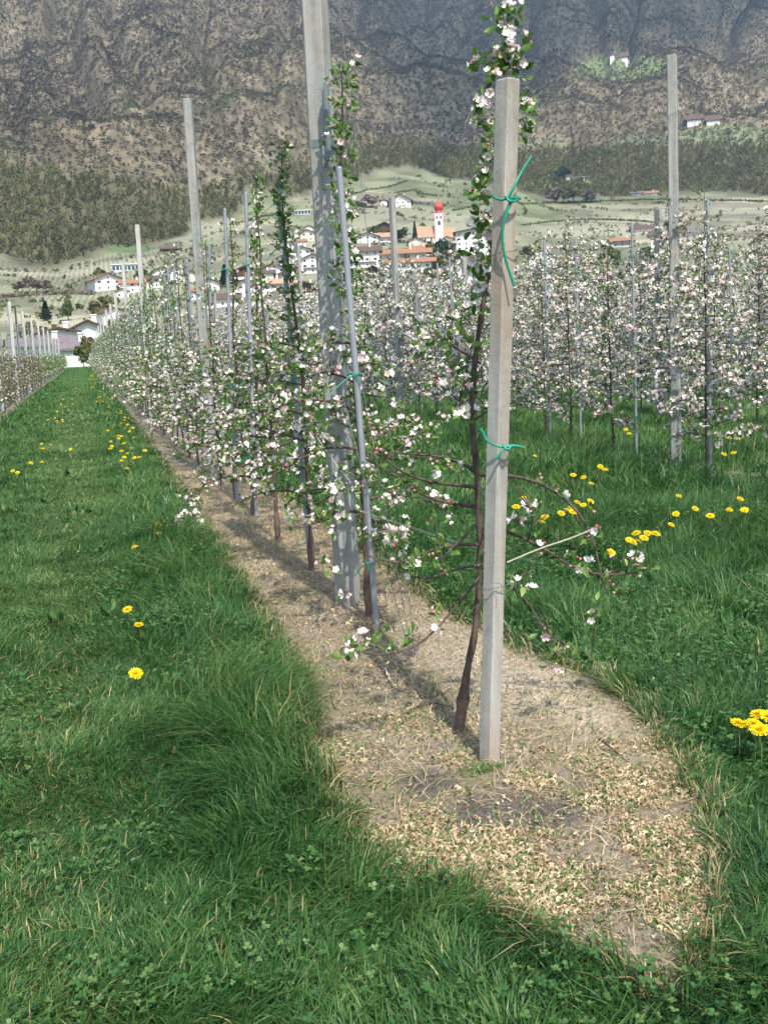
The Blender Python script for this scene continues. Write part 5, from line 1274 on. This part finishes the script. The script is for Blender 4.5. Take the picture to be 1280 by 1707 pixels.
for kind, mats in (('cone', ['shrub_dark']), ('round', ['shrub', 'shrub_olive', 'shrub_dark', 'shrub_bare'])):
    for m_ in mats: CM[(kind, m_)] = [crown_mesh(kind, s_).mesh('crown', MT[m_]) for s_ in range(3)]
mb = MB(); tube(mb, [(0, 0, -.1), (.01, 0, .3), (0, .01, .6)], [.03, .022, .012], 6); TRK = mb.mesh('trunk', MT['bark'])
def ftree(px, py, hpx, kind, m_, label, r=None, asp=1.0, group='trees about the village', name=None):
    if r is None: P, r = hit(px, py)
    else: d = ray(px, py); P = EYE+d*(r/hypot(d[0], d[1])); P[2] = float(hfun(P[0], P[1]))
    h = hpx*r/FPX; t = thing(name or ('conifer' if kind == 'cone' else 'tree'), label, 'tree', P, r3.uniform(0, 6.28), group); t.scale = (h*asp, h*asp, h)
    link('trunk', TRK, t); link('crown', CM[(kind, m_)][r3.integers(3)], t)
for a in [(115, 535, 34, 'round', 'shrub', 'dense green tree above the barn gables', None, .75), (78, 536, 30, 'cone', 'shrub_dark', 'sparse dark conifer left of the dense green tree', None, 1.2),
          (38, 488, 20, 'round', 'shrub_bare', 'bare bushy tree at the left edge of the fields', None, 1.3), (62, 488, 24, 'round', 'shrub_bare', 'grey leafless tree second from the left in the fields', None, 1.2), (78, 486, 18, 'round', 'shrub_bare', 'low bare bush right of the grey leafless tree', None, 1.3),
          (160, 530, 28, 'round', 'shrub_olive', 'olive budding tree behind the right-hand barn gable', None, 1.2), (178, 520, 26, 'round', 'shrub_olive', 'olive bush below the leftmost orange roof', None, 1.2), (170, 470, 22, 'round', 'shrub', 'green tree hidden left of the leftmost house', None, 1.2), (240, 470, 20, 'round', 'shrub', 'green tree between the leftmost houses', None, 1.2),
          (480, 468, 28, 'cone', 'shrub_dark', 'dark spruce behind the leafy leader', None, 1.2), (472, 500, 22, 'round', 'shrub', 'green bush between white houses left of the wide post', None, 1.2), (376, 478, 34, 'cone', 'shrub_dark', 'dark spruce beside the timber-gabled barn', None, 1.0), (393, 480, 28, 'cone', 'shrub_dark', 'smaller spruce right beside the timber-gabled barn', None, 1.0),
          (692, 406, 34, 'cone', 'shrub_dark', 'slim dark cypress left of the church nave', None, .55), (668, 405, 24, 'round', 'shrub_dark', 'dark round tree behind the hotel roof', None, 1.1), (625, 395, 18, 'round', 'shrub', 'tree behind the dark-gabled farmhouse', None, 1.2), (655, 398, 16, 'round', 'shrub', 'small tree right of the dark-gabled farmhouse', None, 1.2),
          (722, 428, 24, 'round', 'shrub', 'broad green tree in front of the nave', None, 1.2), (738, 430, 30, 'round', 'shrub_dark', 'dark tree at the foot of the church tower', None, 1.0), (750, 440, 24, 'round', 'shrub_olive', 'yellow-green tree right below the tower', None, 1.2), (768, 445, 22, 'round', 'shrub_olive', 'yellow-green bush below the big square house', None, 1.3),
          (728, 455, 28, 'round', 'shrub', 'large green tree right of the hotel', None, 1.2), (712, 470, 24, 'round', 'shrub', 'green tree at the lower corner of the hotel', None, 1.2), (745, 475, 24, 'round', 'shrub', 'green tree by the dark irregular roof', None, 1.2), (778, 462, 20, 'round', 'shrub', 'bushy tree below the big square house on the right', None, 1.2), (640, 470, 18, 'round', 'shrub_olive', 'budding tree right of the twin-gabled barn', None, 1.2), (598, 470, 20, 'round', 'shrub', 'tree right beside the wide post', None, 1.2),
          (955, 340, 30, 'round', 'shrub_olive', 'wide copse at the top edge of the fields, middle tree', None, 1.4), (925, 338, 24, 'round', 'shrub_bare', 'leafless tree at the left of the field copse', None, 1.3), (985, 338, 22, 'round', 'shrub_bare', 'leafless tree at the right of the field copse', None, 1.3), (940, 300, 20, 'round', 'shrub_dark', 'dark tree above the farmhouse at the foot of the woods', None, 1.4),
          (620, 346, 20, 'round', 'shrub_bare', 'bare tree left of the lone field farmhouse', None, 1.6), (600, 350, 14, 'round', 'shrub', 'low tree at far left of the lone farmhouse', None, 1.6), (1075, 440, 26, 'round', 'shrub', 'green tree before the white house at right', None, 1.2), (1025, 440, 26, 'round', 'shrub', 'green tree right of the orange roof over the blossom', None, 1.2), (880, 430, 20, 'round', 'shrub_olive', 'bush left of the dark-gabled house right of the front post', None, 1.3)]:
    ftree(*a[:6], r=a[6], asp=a[7])
ftree(140, 610, 36, 'round', 'shrub', 'green and yellow hedge bush closing the end of the aisle', r=160, asp=.75, group=None, name='hedge_bush')
ftree(146, 604, 50, 'round', 'shrub_olive', 'taller yellow-green bush behind the hedge at the aisle end', r=168, asp=.55, group=None, name='hedge_bush')
# terrace lines and field hedges
def hedge(pl, hpx, m_, label):
    mb = MB(); pts = []
    for (a, b), (c, d) in zip(pl[:-1], pl[1:]):
        n = int(hypot(c-a, d-b)/1.2)+1
        for t in np.linspace(0, 1, n, endpoint=False): pts.append((a+(c-a)*t, b+(d-b)*t))
    tv = np.array([[-.5, -.4, 0], [.5, -.5, .1], [.6, .5, 0], [-.4, .6, .15]])
    for a, b in pts:
        P, r = hit(a, b); h = hpx*r/FPX; k = 6; Q = P+np.c_[r3.normal(0, 1.1, (k, 2)), r3.uniform(0, h, k)*(.3+1.2*r3.random())]
        inst(mb, tv, [np.array([[0, 1, 2, 3]])], [0], Q, frames(r3.normal(0, 1, (k, 3)), r3.uniform(0, 6, k)), r3.uniform(.5, 1.3, k), r3.uniform(.2, 1, k))
    o = mb.build('hedge', MT[m_]); tag(o, label, 'hedge', 'hedges between the fields')
hedge([(660, 322), (690, 318), (705, 325), (735, 328)], 3, 'shrub', 'dark hedge above the lone field farmhouse')
hedge([(755, 352), (790, 345), (815, 340)], 3, 'shrub', 'hedge line right of the onion dome')
hedge([(570, 330), (610, 318), (650, 312), (680, 302)], 2, 'shrub', 'hedge curving up the left of the fields')
hedge([(0, 497), (60, 492), (120, 490), (155, 492)], 4, 'shrub_bare', 'scrubby hedge across the fields at far left')
hedge([(870, 376), (920, 370), (980, 366), (1040, 368), (1100, 372)], 2, 'shrub', 'terrace hedge crossing the fields above the blossom')
hedge([(870, 341), (1000, 336), (1100, 333), (1280, 336)], 2, 'shrub', 'long terrace hedge along the top of the right fields')
hedge([(400, 372), (440, 362), (500, 352)], 3, 'shrub', 'hedge along the lane below the left woods')

# ------------------------------------------------------------------ air
m = bpy.data.materials.new('haze'); m.use_nodes = True; nt = m.node_tree
nt.nodes.remove(nt.nodes['Principled BSDF']); pv = nt.nodes.new('ShaderNodeVolumePrincipled')
pv.inputs['Color'].default_value = (.55, .76, 1.0, 1); pv.inputs['Density'].default_value = 0.000115; pv.inputs['Anisotropy'].default_value = 0.2
nt.links.new(pv.outputs[0], nt.nodes['Material Output'].inputs['Volume'])
mb = MB(); box(mb, -6500, 6500, -6500, 6500, -8, 2600); o = mb.build('haze', m); tag(o, 'thin blue air haze over the valley', None, None, 'stuff')
